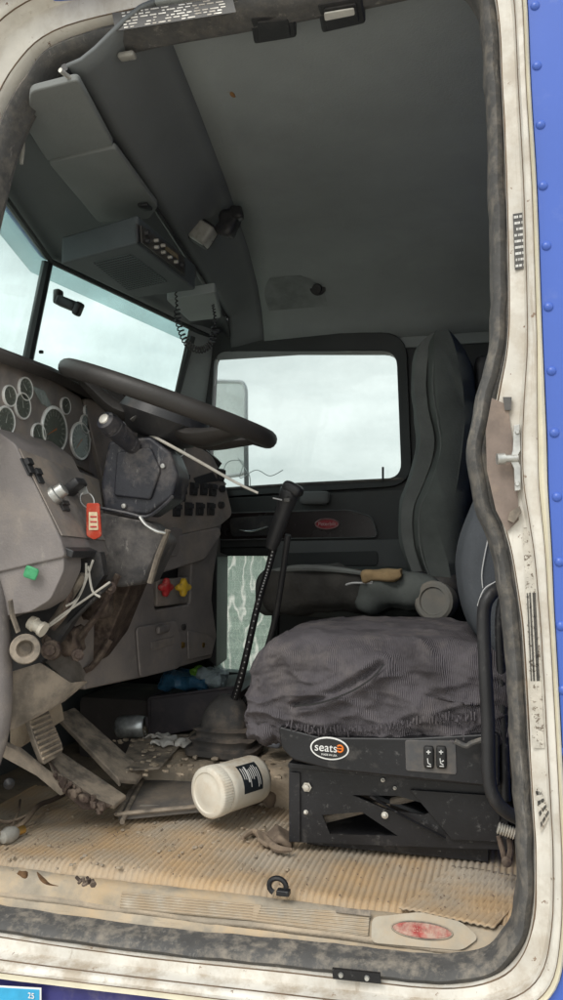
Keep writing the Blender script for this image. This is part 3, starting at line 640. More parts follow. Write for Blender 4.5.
for px, py in [(220, 505), (221, 489)]:
    MB().lathe(Cc(px, py, .001), cn_, [(0, .011), (.012, .0095), (.013, .007)], 14).build('dash_knob', blackp, db)
MB().prism(rrect([Cc(193, 478, .001), Cc(212, 472, .001), Cc(217, 481, .001), Cc(196, 484, .001)], .004), cn_ * .003).build('button_row', blackp, db, bevel=.0008)
# lower bolster + centre stack
MB().prism(rrect([Cc(150, 541, .004), Cc(219, 527, .004), Cc(222, 534, .004), Cc(205, 560, .004), Cc(140, 580, .004), Cc(100, 580, .004), Cc(107, 548, .004)], .01), -cn_ * .10).build('lower_bolster', taupe, db, bevel=.01)
SX = Vector((-.90, 1.95, .4)); sn = Vector((.985, -.17, 0)).normalized(); su = Vector((.17, .985, 0))
def S(px, py, d=0): return W(px, py, plane=(SX + sn * d, sn))
holeS = rrect([S(154, 558), S(192, 556), S(190, 604), S(155, 610)], .012)
MB().holed([S(62, 590), S(110, 545), S(150, 530), S(222, 524), S(214, 575), S(212, 600), S(217, 636), S(212, 658), S(150, 676), S(85, 690), S(78, 660)], [holeS], -sn * .05).build('centre_stack', taupe, db, bevel=.006)
MB().prism([S(150, 550, -.052), S(196, 550, -.052), S(194, 612, -.052), S(150, 614, -.052)], -sn * .01).build('recess_back', blackp, db)
MB().prism(rrect([S(157, 580, .0), S(189, 577, .0), S(188, 603, .0), S(157, 607, .0)], .008), -sn * .03).build('ash_drawer', taupe2, db, bevel=.004)
dd = MB().prism(rrect([S(134, 627, .001), S(175, 620, .001), S(180, 640, .001), S(178, 668, .001), S(138, 678, .001)], .018), sn * .008).build('storage_door', taupe, db, bevel=.004)
MB().rbox(S(163, 629, .014), (.014, .07, .022), .006, 4).build('finger_pull', taupe, dd)
MB().prism(rrect([S(150, 642, .009), S(174, 636, .009), S(174, 644, .009), S(151, 651, .009)], .006), sn * .003).build('handle_recess', taupe2, dd, bevel=.001)
for px, py in ((183, 627), (182, 645), (202, 645)):
    MB().lathe(S(px, py, .002), sn, [(0, .009), (.006, .008), (.007, .004)], 12).build('fastener', brass if py == 645 else blackp, db)
MB().prism(rrect([S(186, 630, .001), S(206, 634, .001), S(214, 640, .001), S(210, 655, .001), S(187, 660, .001)], .01), sn * .006).build('lower_cover', taupe, db, bevel=.003)
MB().prism(V3([(207, 552, 2.5), (217, 556, 2.5), (216, 668, 2.5), (205, 655, 2.5), (203, 600, 2.5)]), (-.03, .2, 0)).build('stack_side', blackp, db, bevel=.004)
def valve(pa, pb, m1, lab, gx):
    t = thing('air_brake_knob', lab, 'knob', pa, 'air brake knobs on the dashboard')
    d = (pb - pa); ln = d.length
    MB().lathe(pa, d, [(0, .005), (ln * .6, .005)], 12).build('stem', m1, t)
    u, v, n = frame_of(d); c = pa + n * ln * .6; rows = []
    for h, s in ((0, .7), (.004, 1), (.014, 1), (.018, .75)):
        rows.append([c + n * h + (u * math.cos(a) + v * math.sin(a)) * s * (.021 + .005 * math.cos(4 * a)) for a in (2 * math.pi * k / 32 for k in range(32))])
    MB().grid(rows, cv=True, cap=True).build('grip', m1, t, ang=50)
valve(S(154, 585, -.03), S(170, 588, .03), redp, 'red star shaped air brake knob beside the yellow one', 1)
valve(S(170, 586, -.03), S(189, 588, .05), yelp, 'yellow star shaped air brake knob beside the red one', 1)

# under-dash brackets, wires, pipe ring, cover
ub = thing('pedal_bracket', 'rusty steering shaft bracket exposed below the dashboard', 'bracket', W(85, 620, Y=1.8))
MB().prism(V3([(60, 600, 1.75), (100, 560, 1.75), (135, 575, 1.75), (100, 660, 1.75), (70, 672, 1.75), (48, 640, 1.75)]), (-.02, .14, 0)).build('side_plate', rusty, ub, bevel=.006)
MB().tube([W(120, 560, Y=1.7), W(75, 625, Y=1.72), W(52, 700, Y=1.76)], .014, 10).build('shaft', rusty, ub)
MB().tube([W(84, 575, Y=1.51), W(60, 612, Y=1.52), W(46, 632, Y=1.53)], .009, 8).build('brace_rod', dustmetal, ub)
MB().tube([W(110, 583, Y=1.51), W(92, 600, Y=1.51), W(62, 630, Y=1.53)], .006, 8).build('thin_rod', blackm, ub)
MB().lathe(W(52, 650, Y=1.52), (.3, -.8, .1), [(0, .022), (.02, .02), (.021, .012), (.03, .011)], 14).build('pivot_bolt', rusty, ub)
for k, (a_, b_) in enumerate(((36, 596), (42, 640), (104, 588), (72, 655))):
    MB().lathe(W(a_ + 5, b_, Y=1.53), (.6, -.8, .1), [(0, .014), (.012, .013), (.013, .008), (.022, .007)], 8).build('bolt', rusty, ub)
for P_ in ([(70, 585, 1.5), (66, 610, 1.5), (52, 628, 1.5)], [(118, 575, 1.6), (100, 610, 1.6), (78, 640, 1.6)], [(96, 570, 1.56), (70, 600, 1.54), (50, 606, 1.53)], [(110, 640, 1.75), (90, 668, 1.72), (60, 676, 1.7)]):
    MB().tube(V3(P_), .008, 8, smooth=4).build('linkage_rod', rusty, ub)
MB().rbox(W(72, 640, Y=1.6), (.05, .05, .06), .012, 8, fn=lambda q, n: q + n * .008 * nz(q, 60)).build('pivot_block', rusty, ub)
MB().rbox(W(98, 596, Y=1.66), (.07, .06, .10), .02, 8, fn=lambda q, n: q + n * .010 * nz(q, 40)).build('shaft_housing', rusty, ub)
cb = MB()
for pts in ([(86, 563), (84, 585), (68, 612), (40, 632)], [(110, 582), (84, 600), (60, 616), (42, 630)], [(88, 566), (92, 590), (100, 597)], [(93, 560), (79, 596), (66, 606)]):
    cb.tube([W(a, b, Y=1.49) for a, b in pts], .0025, 7, smooth=6)
tag(cb.build('white_cable', whitec), 'thin white cable dangling below the steering column', 'cable')
cc = thing('cable_connector', 'white cable connector clipped behind the round grey ring', 'connector', W(36, 628, Y=1.6))
MB().lathe(W(30, 622, Y=1.47), W(45, 631, Y=1.47) - W(30, 622, Y=1.47), [(0, .014), (.012, .016), (.014, .013), (.026, .013), (.028, .016), (.036, .016)], 14).build('connector_body', white, cc)
rg = thing('cup_ring', 'round grey ring hanging at the doorway edge under the dashboard', 'ring', W(22, 648, Y=1.42))
MB().lathe(W(25, 649, Y=1.42), (.55, -.8, .1), [(-.02, .027), (.006, .030), (.012, .028), (.012, .018), (.004, .016), (-.01, .012)], 28).build('ring_body', dustmetal, rg)
MB().tube([W(10, 600, Y=1.40), W(12, 615, Y=1.41), (W(18, 632, Y=1.42))], .007, 8, flat=.5).build('strap', dustmetal, rg)
cv = MB().prism(V3([(8, 672, 1.46), (40, 662, 1.5), (70, 682, 1.56), (86, 680, 1.62), (62, 700, 1.56), (34, 716, 1.5), (8, 730, 1.45)]), (0, .012, -.006)).build('column_cover', dustmetal, None, bevel=.003)
tag(cv, 'dusty curved cover panel sagging under the grey ring', 'cover')
mk = MB().prism(V3([(38, 655, 1.54), (66, 640, 1.60), (85, 672, 1.66), (82, 682, 1.64), (70, 684, 1.58)]), (0, .003, -.003)).build('plastic_guard', g_milk)
tag(mk, 'cloudy translucent plastic guard behind the dusty cover', 'guard')
gt = MB().rbox(W(31, 573, Y=1.41), (.03, .006, .024), .003, 5, rot=Matrix.Rotation(R(20), 3, 'Y'), fn=lambda q, n: q + n * .003 * nz(q, 120)).build('green_tape', tapeg)
tag(gt, 'crumpled green tape stuck on the lower dash corner', 'tape')

# ------------------------------------------------------------------ steering wheel and column
YW = 1.68
wl = W(82, 375, Y=YW); wrr = W(264, 437, Y=YW); hub = (wl + wrr) / 2; wu = (wrr - wl).normalized(); wR = (wrr - wl).length / 2
wn = Vector((-wu.z, 0, wu.x)); wn = wn if wn.z > 0 else -wn; wy = Vector((0, 1, 0))
sw_ = thing('steering_wheel', 'worn black steering wheel seen almost edge on', 'steering wheel', hub)
MB().tube([hub + wu * wR * math.cos(a) + wy * wR * math.sin(a) for a in (2 * math.pi * k / 72 for k in range(72))], .0205, 14, closed=True).build('rim', rimm, sw_)
for ang in (18, 162, -18 - 0, -162):
    a = R(ang + (0)); d = wu * math.cos(a) + wy * math.sin(a)
    MB().tube([hub - wn * .045 + d * .05, hub - wn * .05 + d * .11, hub - wn * .022 + d * .18, hub + d * (wR - .008)], [.05, .046, .034, .02], 10, smooth=4, flat=.45, up=wn).build('spoke', rimm, sw_)
MB().lathe(hub - wn * .085, wn, [(0, .06), (.01, .08), (.05, .108), (.07, .10), (.075, .07), (.077, 0)], 32).build('hub', blackp, sw_)
MB().lathe(hub - wn * .03, wn, [(0, .05), (.012, .048), (.016, .03), (.017, 0)], 28).build('horn_button', blackp, sw_)
col = thing('steering_column', 'scuffed black steering column shroud with lever and indicator stalk', 'steering column', hub - wn * .2)
def lump(s, a): return lambda q, n: q + n * a * nz(q, s)
rotc = Matrix((wu, wy, wn)).transposed()
MB().prism(rrect(V3([(108, 441, 1.60), (150, 436, 1.60), (170, 452, 1.60), (178, 474, 1.60), (172, 498, 1.60), (146, 516, 1.60), (104, 511, 1.60), (100, 484, 1.60)]), .008, 3), (-.012, .105, 0)).build('upper_shroud', shroud, col, bevel=.014, bseg=3)
MB().prism(rrect(V3([(116, 452, 1.592), (150, 447, 1.592), (160, 470, 1.592), (150, 500, 1.592), (113, 496, 1.592)]), .008, 3), (-.0, .02, 0)).build('shroud_panel', shroud, col, bevel=.005)
MB().tube(V3([(100, 508, 1.59), (126, 513, 1.586), (146, 517, 1.588), (162, 507, 1.59), (173, 496, 1.60)]), .004, 6, smooth=3).build('shroud_lip', shroud, col)
for px, py in ((163, 466), (124, 506)): MB().lathe(W(px, py, Y=1.597), (0, -1, 0), [(0, .006), (.004, .005), (.0045, .002)], 10).build('shroud_screw', steel, col)
MB().lathe(hub - wn * .16, wn, [(0, .05), (.06, .045), (.08, .05)], 24).build('collar', blackp, col)
MB().prism(rrect(V3([(97, 512, 1.60), (148, 522, 1.60), (166, 540, 1.62), (146, 583, 1.64), (118, 588, 1.62), (84, 572, 1.60), (82, 556, 1.60)]), .012), (-.01, .10, .0)).build('lower_shroud', mat('dusty_shroud', (.05, .048, .05), .6, var=.4, scale=12, bump=.4, dust=.6, dc=(.26, .235, .215), dscale=14, scratch=.9, sc_col=(.34, .32, .3), sscale=(50, 50, 16)), col, bevel=.01, bseg=3)
MB().tube(V3([(168, 530, 1.6), (158, 556, 1.6), (150, 583, 1.6)]), .011, 6, flat=.5).build('dust_flap', dustmetal, col)
MB().tube(V3([(140, 517, 1.585), (146, 525, 1.58), (156, 531, 1.58), (165, 533, 1.59)]), .004, 8, smooth=4).build('clip_wire', steel, col)
ka = W(104, 419, Y=1.50); kb = W(134, 447, Y=1.60); kl = (kb - ka).length
stk = MB().lathe(ka, kb - ka, [(-.002, 0), (0, .012), (0.003, .02), (.02, .024), (.028, .0235), (.03, .021), (.032, .0235), (kl * .75, .021), (kl, .018)], 24).build('indicator_stalk', shroud, col)
MB().lathe(ka, ka - kb, [(0, .012), (.003, .011), (.004, .006)], 18).build('stalk_button', silv, stk)
lv = MB().tube([W(146, 433, Y=1.62), W(160, 440, Y=1.61), W(200, 462, Y=1.60), W(235, 482, Y=1.60), W(258, 493, Y=1.60)], [.0035, .0035, .0035, .003, .0025], 8, smooth=3).build('trailer_brake_lever', whitec, col)
MB().tube([W(133, 420, Y=1.6), W(146, 412, Y=1.59), W(160, 407, Y=1.6), W(162, 412, Y=1.62)], [.009, .011, .010, .007], 10, smooth=4, flat=.5).build('paddle', rubber, col)

# ------------------------------------------------------------------ overhead: visors, console, radio, lamps
def zpoly(P, z): return [W(a, b, Z=z) for a, b in P]
vis = thing('sun_visor', 'folded grey sun visor with a crease, above the windscreen', 'sun visor', W(70, 120, Z=1.46))
MB().prism(rrect(zpoly([(30, 92), (78, 80), (114, 147), (47, 162), (26, 128)], 1.525), .015), (0, 0, .016)).build('visor_board', visorm, vis, bevel=.004)
MB().prism(rrect(zpoly([(47.5, 163), (114.5, 148), (158, 207), (150, 219), (98, 223), (86, 208)], 1.518), .015), (0, 0, .016)).build('visor_extension', visorm, vis, bevel=.004)
MB().tube(zpoly([(60, 70), (66, 75), (73, 80)], 1.535), .0045, 8).build('pivot', silv, vis)
MB().rbox(W(145, 207, Z=1.508), (.028, .035, .01), .004, 4).build('visor_clip', blackp, vis)
# console box with radio
bx = [W(60, 264, Z=1.37), W(137, 243, Z=1.37), W(196, 290, Z=1.37), W(134, 298, Z=1.37)]
oc = thing('overhead_console', 'dark overhead console with perforated speaker underside', 'console', W(130, 270, Z=1.36))
MB().prism(rrect(bx, .012), (0, 0, .07)).build('console_shell', mat('console_dark', (.07, .08, .085), .6, var=.15, bump=.3, bscale=180), oc, bevel=.012, bseg=3)
gr = MB(); q0, q1, q2, q3 = [W(a, b, Z=1.3685) for a, b in [(92, 263), (130, 254), (168, 282), (128, 291)]]
for i in range(16):
    for j in range(16):
        p = q0.lerp(q1, (i + .5) / 16).lerp(q3.lerp(q2, (i + .5) / 16), (j + .5) / 16)
        gr.lathe(p, (0, 0, -1), [(0, .0032), (.0008, .003)], 6)
gro = gr.build('grille_mesh', ink, oc)
MB().prism(rrect([q0 + Vector((0, 0, .0008)), q1 + Vector((0, 0, .0008)), q2 + Vector((0, 0, .0008)), q3 + Vector((0, 0, .0008))], .02), (0, 0, .002)).build('speaker_grille', mat('speaker_mesh_grey', (.13, .16, .165), .7, bump=.1), oc)
cbr = thing('cb_radio', 'black CB radio with knobs in the overhead console', 'radio', W(158, 252, Z=1.40))
rn = (bx[2] - bx[1]).cross(Vector((0, 0, 1))).normalized(); rn = -rn if rn.dot(CAM - bx[1]) < 0 else rn
def RB(px, py): return W(px, py, plane=(bx[1] + rn * .004, rn))
ra, rb_, rc, rd = RB(137, 223), RB(184, 257), RB(185, 277), RB(138, 242)
MB().prism([ra, rb_, rc, rd], -rn * .006).build('radio_case', blackp, cbr, bevel=.003)
fp = MB().prism([ra.lerp(rc, .04) + rn * .001, rb_.lerp(rd, .04) + rn * .001, rc.lerp(ra, .04) + rn * .001, rd.lerp(rb_, .04) + rn * .001], rn * .004).build('radio_faceplate', mat('radio_face', (.06, .055, .05), .4, metal=.3, scratch=.6, sscale=(80, 80, 80), sc_col=(.35, .3, .25)), cbr, bevel=.001)
def RF(u, v, d=.005): return ra.lerp(rb_, u).lerp(rd.lerp(rc, u), v) + rn * d
for u, v, r in [(.12, .3, .008), (.12, .72, .006), (.3, .35, .005), (.3, .7, .005), (.44, .35, .005), (.44, .7, .005), (.58, .7, .005), (.72, .7, .005), (.88, .6, .009)]:
    MB().lathe(RF(u, v), rn, [(0, r), (.01, r * .85), (.011, r * .5)], 14).build('radio_knob', silv if r < .006 else blackp, cbr)
MB().prism([RF(.52, .2, .0055), RF(.8, .2, .0055), RF(.8, .45, .0055), RF(.52, .45, .0055)], rn * .001).build('radio_display', mat('amber_lcd', (.22, .17, .1), .2, bump=0), cbr)
# small panel beside radio
pk = MB().prism(rrect([W(a, b, Z=1.40) for a, b in [(166, 300), (215, 292), (221, 318), (190, 322)]], .012), (0, 0, .03)).build('header_pocket', liner, oc, bevel=.004)
MB().rbox(W(190, 273, Z=1.42), (.03, .04, .03), .01, 5).build('mic_socket', blackp, oc)
# coiled cord
path = catmull([W(a, b, Y=2.1) for a, b in [(173, 268), (176, 295), (178, 320), (186, 342), (200, 350), (211, 342), (215, 322), (213, 305)]], 40)
hel = []; ph = 0
for i, p in enumerate(path):
    t = (path[min(i + 1, len(path) - 1)] - path[max(i - 1, 0)]).normalized(); u, v, n = frame_of(t); ph += .9
    rr = .009 if 60 < i < 230 else .003
    hel.append(p + (u * math.cos(ph) + v * math.sin(ph)) * rr)
tag(MB().tube(hel, .0022, 5).build('coiled_cord', blackp), 'black coiled microphone cord looping from the overhead radio', 'cord')
# lamp + clip on the header
hp = W(203, 234, Y=2.12)
lm = thing('map_lamp', 'pale square map lamp on the header lining', 'lamp', hp)
MB().rbox(hp, (.06, .05, .06), .01, 6, rot=Matrix.Rotation(R(35), 3, 'Y')).build('lamp_lens', lensm, lm)
MB().rbox(hp + Vector((-.004, .01, .006)), (.07, .05, .07), .01, 5, rot=Matrix.Rotation(R(35), 3, 'Y')).build('lamp_bezel', blackp, lm)
ck = thing('cord_bracket', 'lumpy black bracket beside the pale map lamp', 'bracket', W(231, 222, Y=2.12))
MB().rbox(W(229, 224, Y=2.14), (.06, .05, .075), .016, 7, rot=Matrix.Rotation(R(25), 3, 'Y'), fn=lump(40, .01)).build('bracket_body', blackp, ck)
MB().rbox(W(237, 213, Y=2.13), (.035, .03, .04), .01, 6, fn=lump(50, .006)).build('mount', blackp, ck)
def ceil_lamp(pts, z, m, lab):
    c = sum((W(a, b, Z=z) for a, b in pts), Vector()) / 4
    t = thing('ceiling_lamp', lab, 'lamp', c, 'lamps under the doorway top')
    P = [W(a, b, Z=z) for a, b in pts]
    MB().prism(rrect(P, .008), (0, 0, .05)).build('lamp_body', blackp, t, bevel=.006)
    Q = [c.lerp(p, .72) + Vector((0, 0, -.003)) for p in P]; MB().prism(rrect(Q, .005), (0, 0, .004)).build('lamp_lens', m, t, bevel=.001)
    return t
ceil_lamp([(250, 18), (294, 14), (297, 38), (254, 45)], 1.62, blackp, 'black box lamp with dark lens under the doorway top')
ceil_lamp([(317, 5), (362, -3), (366, 24), (322, 34)], 1.62, blackp, 'black box lamp with white lens under the doorway top')
l2 = thing('courtesy_light', 'white strip light set in the black box at the doorway top', 'light', W(340, 15, Z=1.55))
MB().prism(rrect([W(a, b, Z=1.612) for a, b in [(324, 14), (354, 9), (355, 15), (325, 21)]], .004), (0, 0, .003)).build('light_strip', labelw, l2)
tag(MB().rbox(W(127, 56, Z=1.60), (.035, .02, .012), .005, 5).build('clear_clip', lensm), 'small clear clip under the top seal of the doorway', 'clip')
hw = MB().tube(V3([(24, 104, 1.45), (20, 125, 1.45), (22, 145, 1.45), (21, 164, 1.45)]), [.003, .004, .006, .004], 7, smooth=4)
tag(hw.build('frayed_strap', whitec), 'frayed pale strap hanging inside the front corner of the doorway', 'strap')
# far ceiling housing and hook
hs = thing('speaker_housing', 'dark rounded patch with a round black knob on the far roof edge', 'speaker', W(335, 295, Y=2.78))
rows = []
for j in range(9):
    Y = 2.62 + .205 * j / 8; e = .5 + .5 * math.sin(math.pi * min(1, j / 4) / 2)
    rows.append([Vector((-.70 - .11 * e + .22 * e * i / 8 + .02 * e, Y, roofz(Y) - .0065)) for i in range(9)])
MB().grid(rows).build('housing', mat('stained_lining', (.21, .225, .22), .8, var=.35, scale=9, bump=.3), hs, ang=60)
MB().lathe(W(318, 287, Y=2.70), (0, -1, -.6), [(0, .03), (.01, .028), (.012, .018), (.03, .016), (.032, 0)], 18).build('hook_knob', blackp, hs)
MB().rbox(W(352, 276, Y=2.73), (.07, .02, .03), .008, 5).build('light_cover', mat('faded_cover', (.2, .19, .175), .6, bump=.1), hs)
tag(MB().rbox(W(230, 94, Z=1.664), (.018, .022, .003), .0012, 4, fn=lump(80, .005)).build('dried_leaf', orleaf), 'small orange brown leaf stuck to the grey ceiling', 'leaf')
tag(MB().lathe(W(361, 221, Z=1.634), (0, 0, -1), [(0, .005), (.003, .004)], 10).build('ceiling_button', blackp), 'tiny black fastener in the grey ceiling', 'fastener')
# camera on the windscreen
wc = thing('windscreen_camera', 'small black camera bracket fixed to the windscreen beside the centre post', 'camera', W(66, 303, Y=2.2))
MB().rbox(W(58, 297, Y=2.14), (.024, .03, .045), .007, 5).build('mount', blackp, wc)
MB().rbox(W(68, 304, Y=2.12), (.075, .04, .032), .010, 5, rot=Matrix.Rotation(R(24), 3, 'Y')).build('camera_body', blackp, wc)
MB().rbox(W(78, 309, Y=2.10), (.022, .03, .042), .008, 5, rot=Matrix.Rotation(R(24), 3, 'Y')).build('camera_head', blackp, wc)
tag(MB().rbox(W(41, 352, Y=2.1), (.012, .01, .01), .002, 3).build('windscreen_sensor', blackp), 'tiny black sensor low on the windscreen by the centre post', 'sensor')

# ------------------------------------------------------------------ passenger seat
ps = thing('passenger_seat', 'dark velour passenger seat with high winged backrest', 'seat', (-.2, 2.5, 0))
def blade(L_, R_, y0, y1, m, nm, rad=.05, par=ps, bulge=.0):
    """a padded backrest: left and right outline at the near side, swept across the cab with rounded sides"""
    A = catmull([W(a, b, Y=y0) for a, b in L_], 5); B = catmull([W(a, b, Y=y0) for a, b in R_], 5); rows = []
    n = 9
    for k in range(n):
        t = k / (n - 1); s = math.sin(math.pi * min(1, max(0, t))) ** .35 if 0 < t < 1 else 0
        y = y0 + (y1 - y0) * t; ins = (1 - s)
        row = []
        for i in range(len(A)):
            c = (A[i] + B[i]) / 2; row.append(c + (A[i] - c) * (1 - .55 * ins) + Vector((0, y - y0, 0)))
        for i in range(len(B) - 1, -1, -1):
            c = (A[i] + B[i]) / 2; row.append(c + (B[i] - c) * (1 - .55 * ins) + Vector((0, y - y0, 0)))
        rows.append(row)
    for r_ in rows:
        for i, p in enumerate(r_): r_[i] = p + Vector((.004, 0, .004)) * nz(p, 14)
    return MB().grid(rows, cv=True, cap=True).build(nm, m, par, ang=60)
Lb = [(424, 330), (415, 345), (414, 380), (420, 420), (424, 445), (412, 478), (400, 505), (402, 545), (418, 582)]
Rb = [(455, 330), (470, 350), (478, 385), (480, 420), (475, 455), (470, 500), (466, 540), (464, 565), (462, 584)]
blade([(a + 6, b) for a, b in Lb], Rb, 2.36, 2.80, seatp, 'backrest')
# lighter front bolster facing forward
Lf = [(427, 331), (412, 346), (407, 380), (410, 415), (412, 445), (403, 478), (395, 505), (397, 548), (412, 584)]
Rf = [(446, 336), (436, 352), (433, 385), (438, 420), (442, 450), (432, 485), (420, 512), (422, 550), (434, 585)]
blade(Lf, Rf, 2.40, 2.78, seatp2, 'front_bolster')
MB().tube([W(a, b, Y=2.37) for a, b in [(446, 334), (436, 352), (433, 385), (438, 420), (441, 450), (431, 485), (420, 512), (421, 550), (433, 584)]], .003, 6, smooth=5).build('seam_piping', seatp2, ps)
MB().rbox(W(350, 592, Y=2.55), (.52, .46, .14), .05, 12, fn=lump(6, .02)).build('cushion', seatp, ps)
MB().rbox(W(430, 590, Y=2.5), (.2, .3, .12), .04, 6).build('seat_bracket', blackp, ps)
MB().box((-.33, 2.55, .2), (.45, .4, .4)).build('pedestal', blackm, ps, bevel=.01)
MB().lathe(W(441, 602, Y=2.22), (-.35, -1, .1), [(0, .05), (.03, .055), (.05, .055), (.056, .048), (.056, .038), (.05, .036), (.05, 0)], 26).build('recliner_knob', mat('seat_knob_grey', (.16, .155, .14), .6, dust=.2), ps)
MB().rbox(W(484, 385, Y=2.5), (.05, .1, .16), .015, 5, fn=lump(20, .01)).build('belt_guide', blackp, ps)
jk = thing('draped_jacket', 'dark jacket bundled on the passenger seat with tan lining showing', 'jacket', W(350, 580, Y=2.4))
def jf(q, n): return q + n * (.026 * nz(q, 9, 3) + .014 * nz(q, 22)) 
MB().rbox(W(322, 592, Y=2.28), (.33, .16, .12), .045, 18, fn=jf).build('jacket_body', mat('jacket_black', (.045, .042, .038), .85, var=.4, scale=8, bump=.6, bscale=50, dust=.15, dc=(.12, .07, .04), bdist=.006), jk)
MB().rbox(W(400, 594, Y=2.26), (.22, .14, .09), .035, 14, fn=jf).build('sleeve', seatp, jk)
MB().rbox(W(383, 575, Y=2.19), (.115, .05, .034), .012, 10, rot=Matrix.Rotation(R(-8), 3, 'Y'), fn=lump(28, .012)).build('tan_lining', foam, jk)
MB().tube(V3([(338, 588, 2.2), (352, 583, 2.2), (372, 583, 2.18), (366, 578, 2.18)]), .003, 6, smooth=4).build('drawcord', stitch, jk)
MB().tube(V3([(270, 572, 2.22), (300, 568, 2.2), (340, 570, 2.2), (372, 575, 2.19)]), [.006, .01, .008, .005], 8, smooth=5).build('hem_fold', seatp2, jk)

# ------------------------------------------------------------------ driver seat
ds = thing('driver_seat', "driver's seat under a wrinkled plum grey corduroy cover on black base", 'seat', (-.25, 1.85, 0))
cen = Vector((-.235, 1.875, .345)); dim = Vector((.60, .52, .225))
fl_a = W(295, 705, Y=1.61) - cen; fl_b = W(382, 666, Y=1.61) - cen
def seat_fn(q, n):
    p = q.copy()
    # crowned top, sagging nose and saddle
    if q.z > 0: p.z += .018 * (1 - (q.y / .26) ** 2) * .5 - .02 * max(0, q.x - .1) / .2
    p.x -= .004 * math.cos(q.z * 12)
    fr_ = max(0, min(1, (-q.x - .12) / .18)); up_ = (q.z + .11) / .22; p.x += .030 * fr_ * max(0, up_) ** 3 + .012 * fr_; p.z -= .022 * fr_ ** 2 * max(0, up_)
    rg = 1 - abs(nz((q.x * 1.2, q.y, q.z * 2.2), 9, 2)) * 3
    d = .0018 * nz(q, 110) + .0022 * nz((q.x * .5, q.y, q.z * 2), 60, 4) + .010 * nz(q, 7) + .006 * nz(q, 16, 5) + .0022 * nz(q, 45) + .009 * max(0, rg) ** 2 + .005 * max(0, 1 - abs(nz((q.x * 2, q.y * .7, q.z * .8), 14, 8)) * 4) ** 2
    d *= 1 - .55 * max(0, n.z)
    # drag folds over the near side
    side = max(0, -n.y) * 1.
    f = math.sin((q.x * .75 + q.z * 1.6) * 46 + 5 * nz(q, 5)) * max(0, nz(q, 6, 9) + .25)
    d += side * .014 * f
    # long torn pocket fold
    ab = fl_b - fl_a; t = max(0, min(1, (q - fl_a).dot(ab) / ab.length_squared)); dist = (Vector((q.x, 0, q.z)) - Vector(((fl_a + ab * t).x, 0, (fl_a + ab * t).z - .012 * math.sin(math.pi * t)))).length
    if side > .3: d += -.016 * math.exp(-(dist / .006) ** 2) + .012 * math.exp(-((dist - .016) / .010) ** 2)
    # gathered lower hem
    if q.z < -.07 and side > .2: d += .005 * math.sin(q.x * 170 + 3 * nz(q, 8))
    return p + n * d
MB().rbox(cen, dim, .055, 100, fn=seat_fn).build('seat_cushion', seatf, ds, ang=180)
def onseat(px, py, Y, dz=.0): return W(px, py, Y=Y) + Vector((0, 0, dz))
MB().tube(V3([(301, 627, 1.9), (312, 624, 1.9), (325, 624, 1.9), (334, 628, 1.9)]), .004, 6, smooth=4, flat=.6).build('seam_thread', stitch, ds)
MB().tube(V3([(295, 706, 1.594), (320, 703, 1.588), (350, 692, 1.585), (372, 678, 1.587), (384, 664, 1.594)]), .0018, 5, smooth=5).build('torn_seam', ink, ds)
hm = MB()
for k in range(60):
    x = 286 + k * 3.2; y = 727 + 6 * math.sin(k * .09) + random.uniform(-2, 2)
    hm.tube(V3([(x, y - random.uniform(3, 9), 1.604), (x + random.uniform(-2, 2), y, 1.598), (x + random.uniform(-2, 3), y + random.uniform(0, 4), 1.602)]), random.uniform(.0010, .0022), 5)
hm.build('fringe', seatf, ds)
# backrest (mostly behind the seal)
prof_b = [(-.03, .43), (-.072, .50), (-.088, .58), (-.080, .66), (-.05, .74), (-.01, .84), (.02, 1.0), (.05, 1.2), (.08, 1.3)]
A = catmull([Vector((x, 1.66, z)) for x, z in prof_b], 5); rows = []
for k in range(17):
    t = k / 16; y = 1.62 + .50 * t; s = (math.sin(math.pi * t)) ** .4 if 0 < t < 1 else 0
    row = []
    for p in A: row.append(Vector((p.x + .05 * (1 - s) + .006 * nz((p.x, y, p.z), 12), y, p.z)))
    for p in A[::-1]: row.append(Vector((p.x + .11 - .02 * (1 - s), y, p.z)))
    rows.append(row)
MB().grid(rows, cv=True, cap=True).build('backrest', seatb, ds, ang=60)
MB().tube([W(a, b, Y=1.615) for a, b in [(488, 540), (484, 560), (482, 575), (483, 588)]], .0014, 5, smooth=4).build('seam_thread', stitch, ds)
MB().tube([W(a, b, Y=1.60) for a, b in [(478, 606), (484, 590), (494, 583), (502, 580)]], .0018, 5, smooth=4).build('seam_thread', stitch, ds)
# skirt panel with badge and switches
YS = 1.60
sk = MB().prism(rrect([W(a, b, Y=YS) for a, b in [(278, 726), (320, 737), (410, 738), (500, 733), (500, 788), (330, 770), (292, 760), (281, 748)]], .01), (0, .3, 0)).build('base_skirt', blackm, ds, bevel=.006)
bc = W(329.5, 748.5, Y=YS - .001); th = Vector((1, 0, -.03)).normalized(); tv = Vector((.03, 0, 1)).normalized()
bg_ = MB().prism(ellipse(bc, th, tv, .0395, .0225, 40), (0, .002, 0)).build('seat_badge', inkw, ds)
bi = MB().prism(ellipse(bc + Vector((0, -.0008, 0)), th, tv, .0365, .0195, 40), (0, .001, 0)).build('badge_field', ink, ds)
text('seats', bc + th * -.007 + tv * .001 + Vector((0, -.0015, 0)), th, tv, .0235, inkw, bg_)
ob = MB().tube([bc + th * (.0215 + .0065 * math.cos(a)) + tv * (.002 + .0065 * math.sin(a)) + Vector((0, -.002, 0)) for a in (R(x) for x in range(-140, 141, 20))], .0018, 6)
ob.tube([bc + th * .0155 + tv * .002 + Vector((0, -.002, 0)), bc + th * .028 + tv * .002 + Vector((0, -.002, 0))], .0014, 5)
ob.build('badge_emblem', orange, bg_)
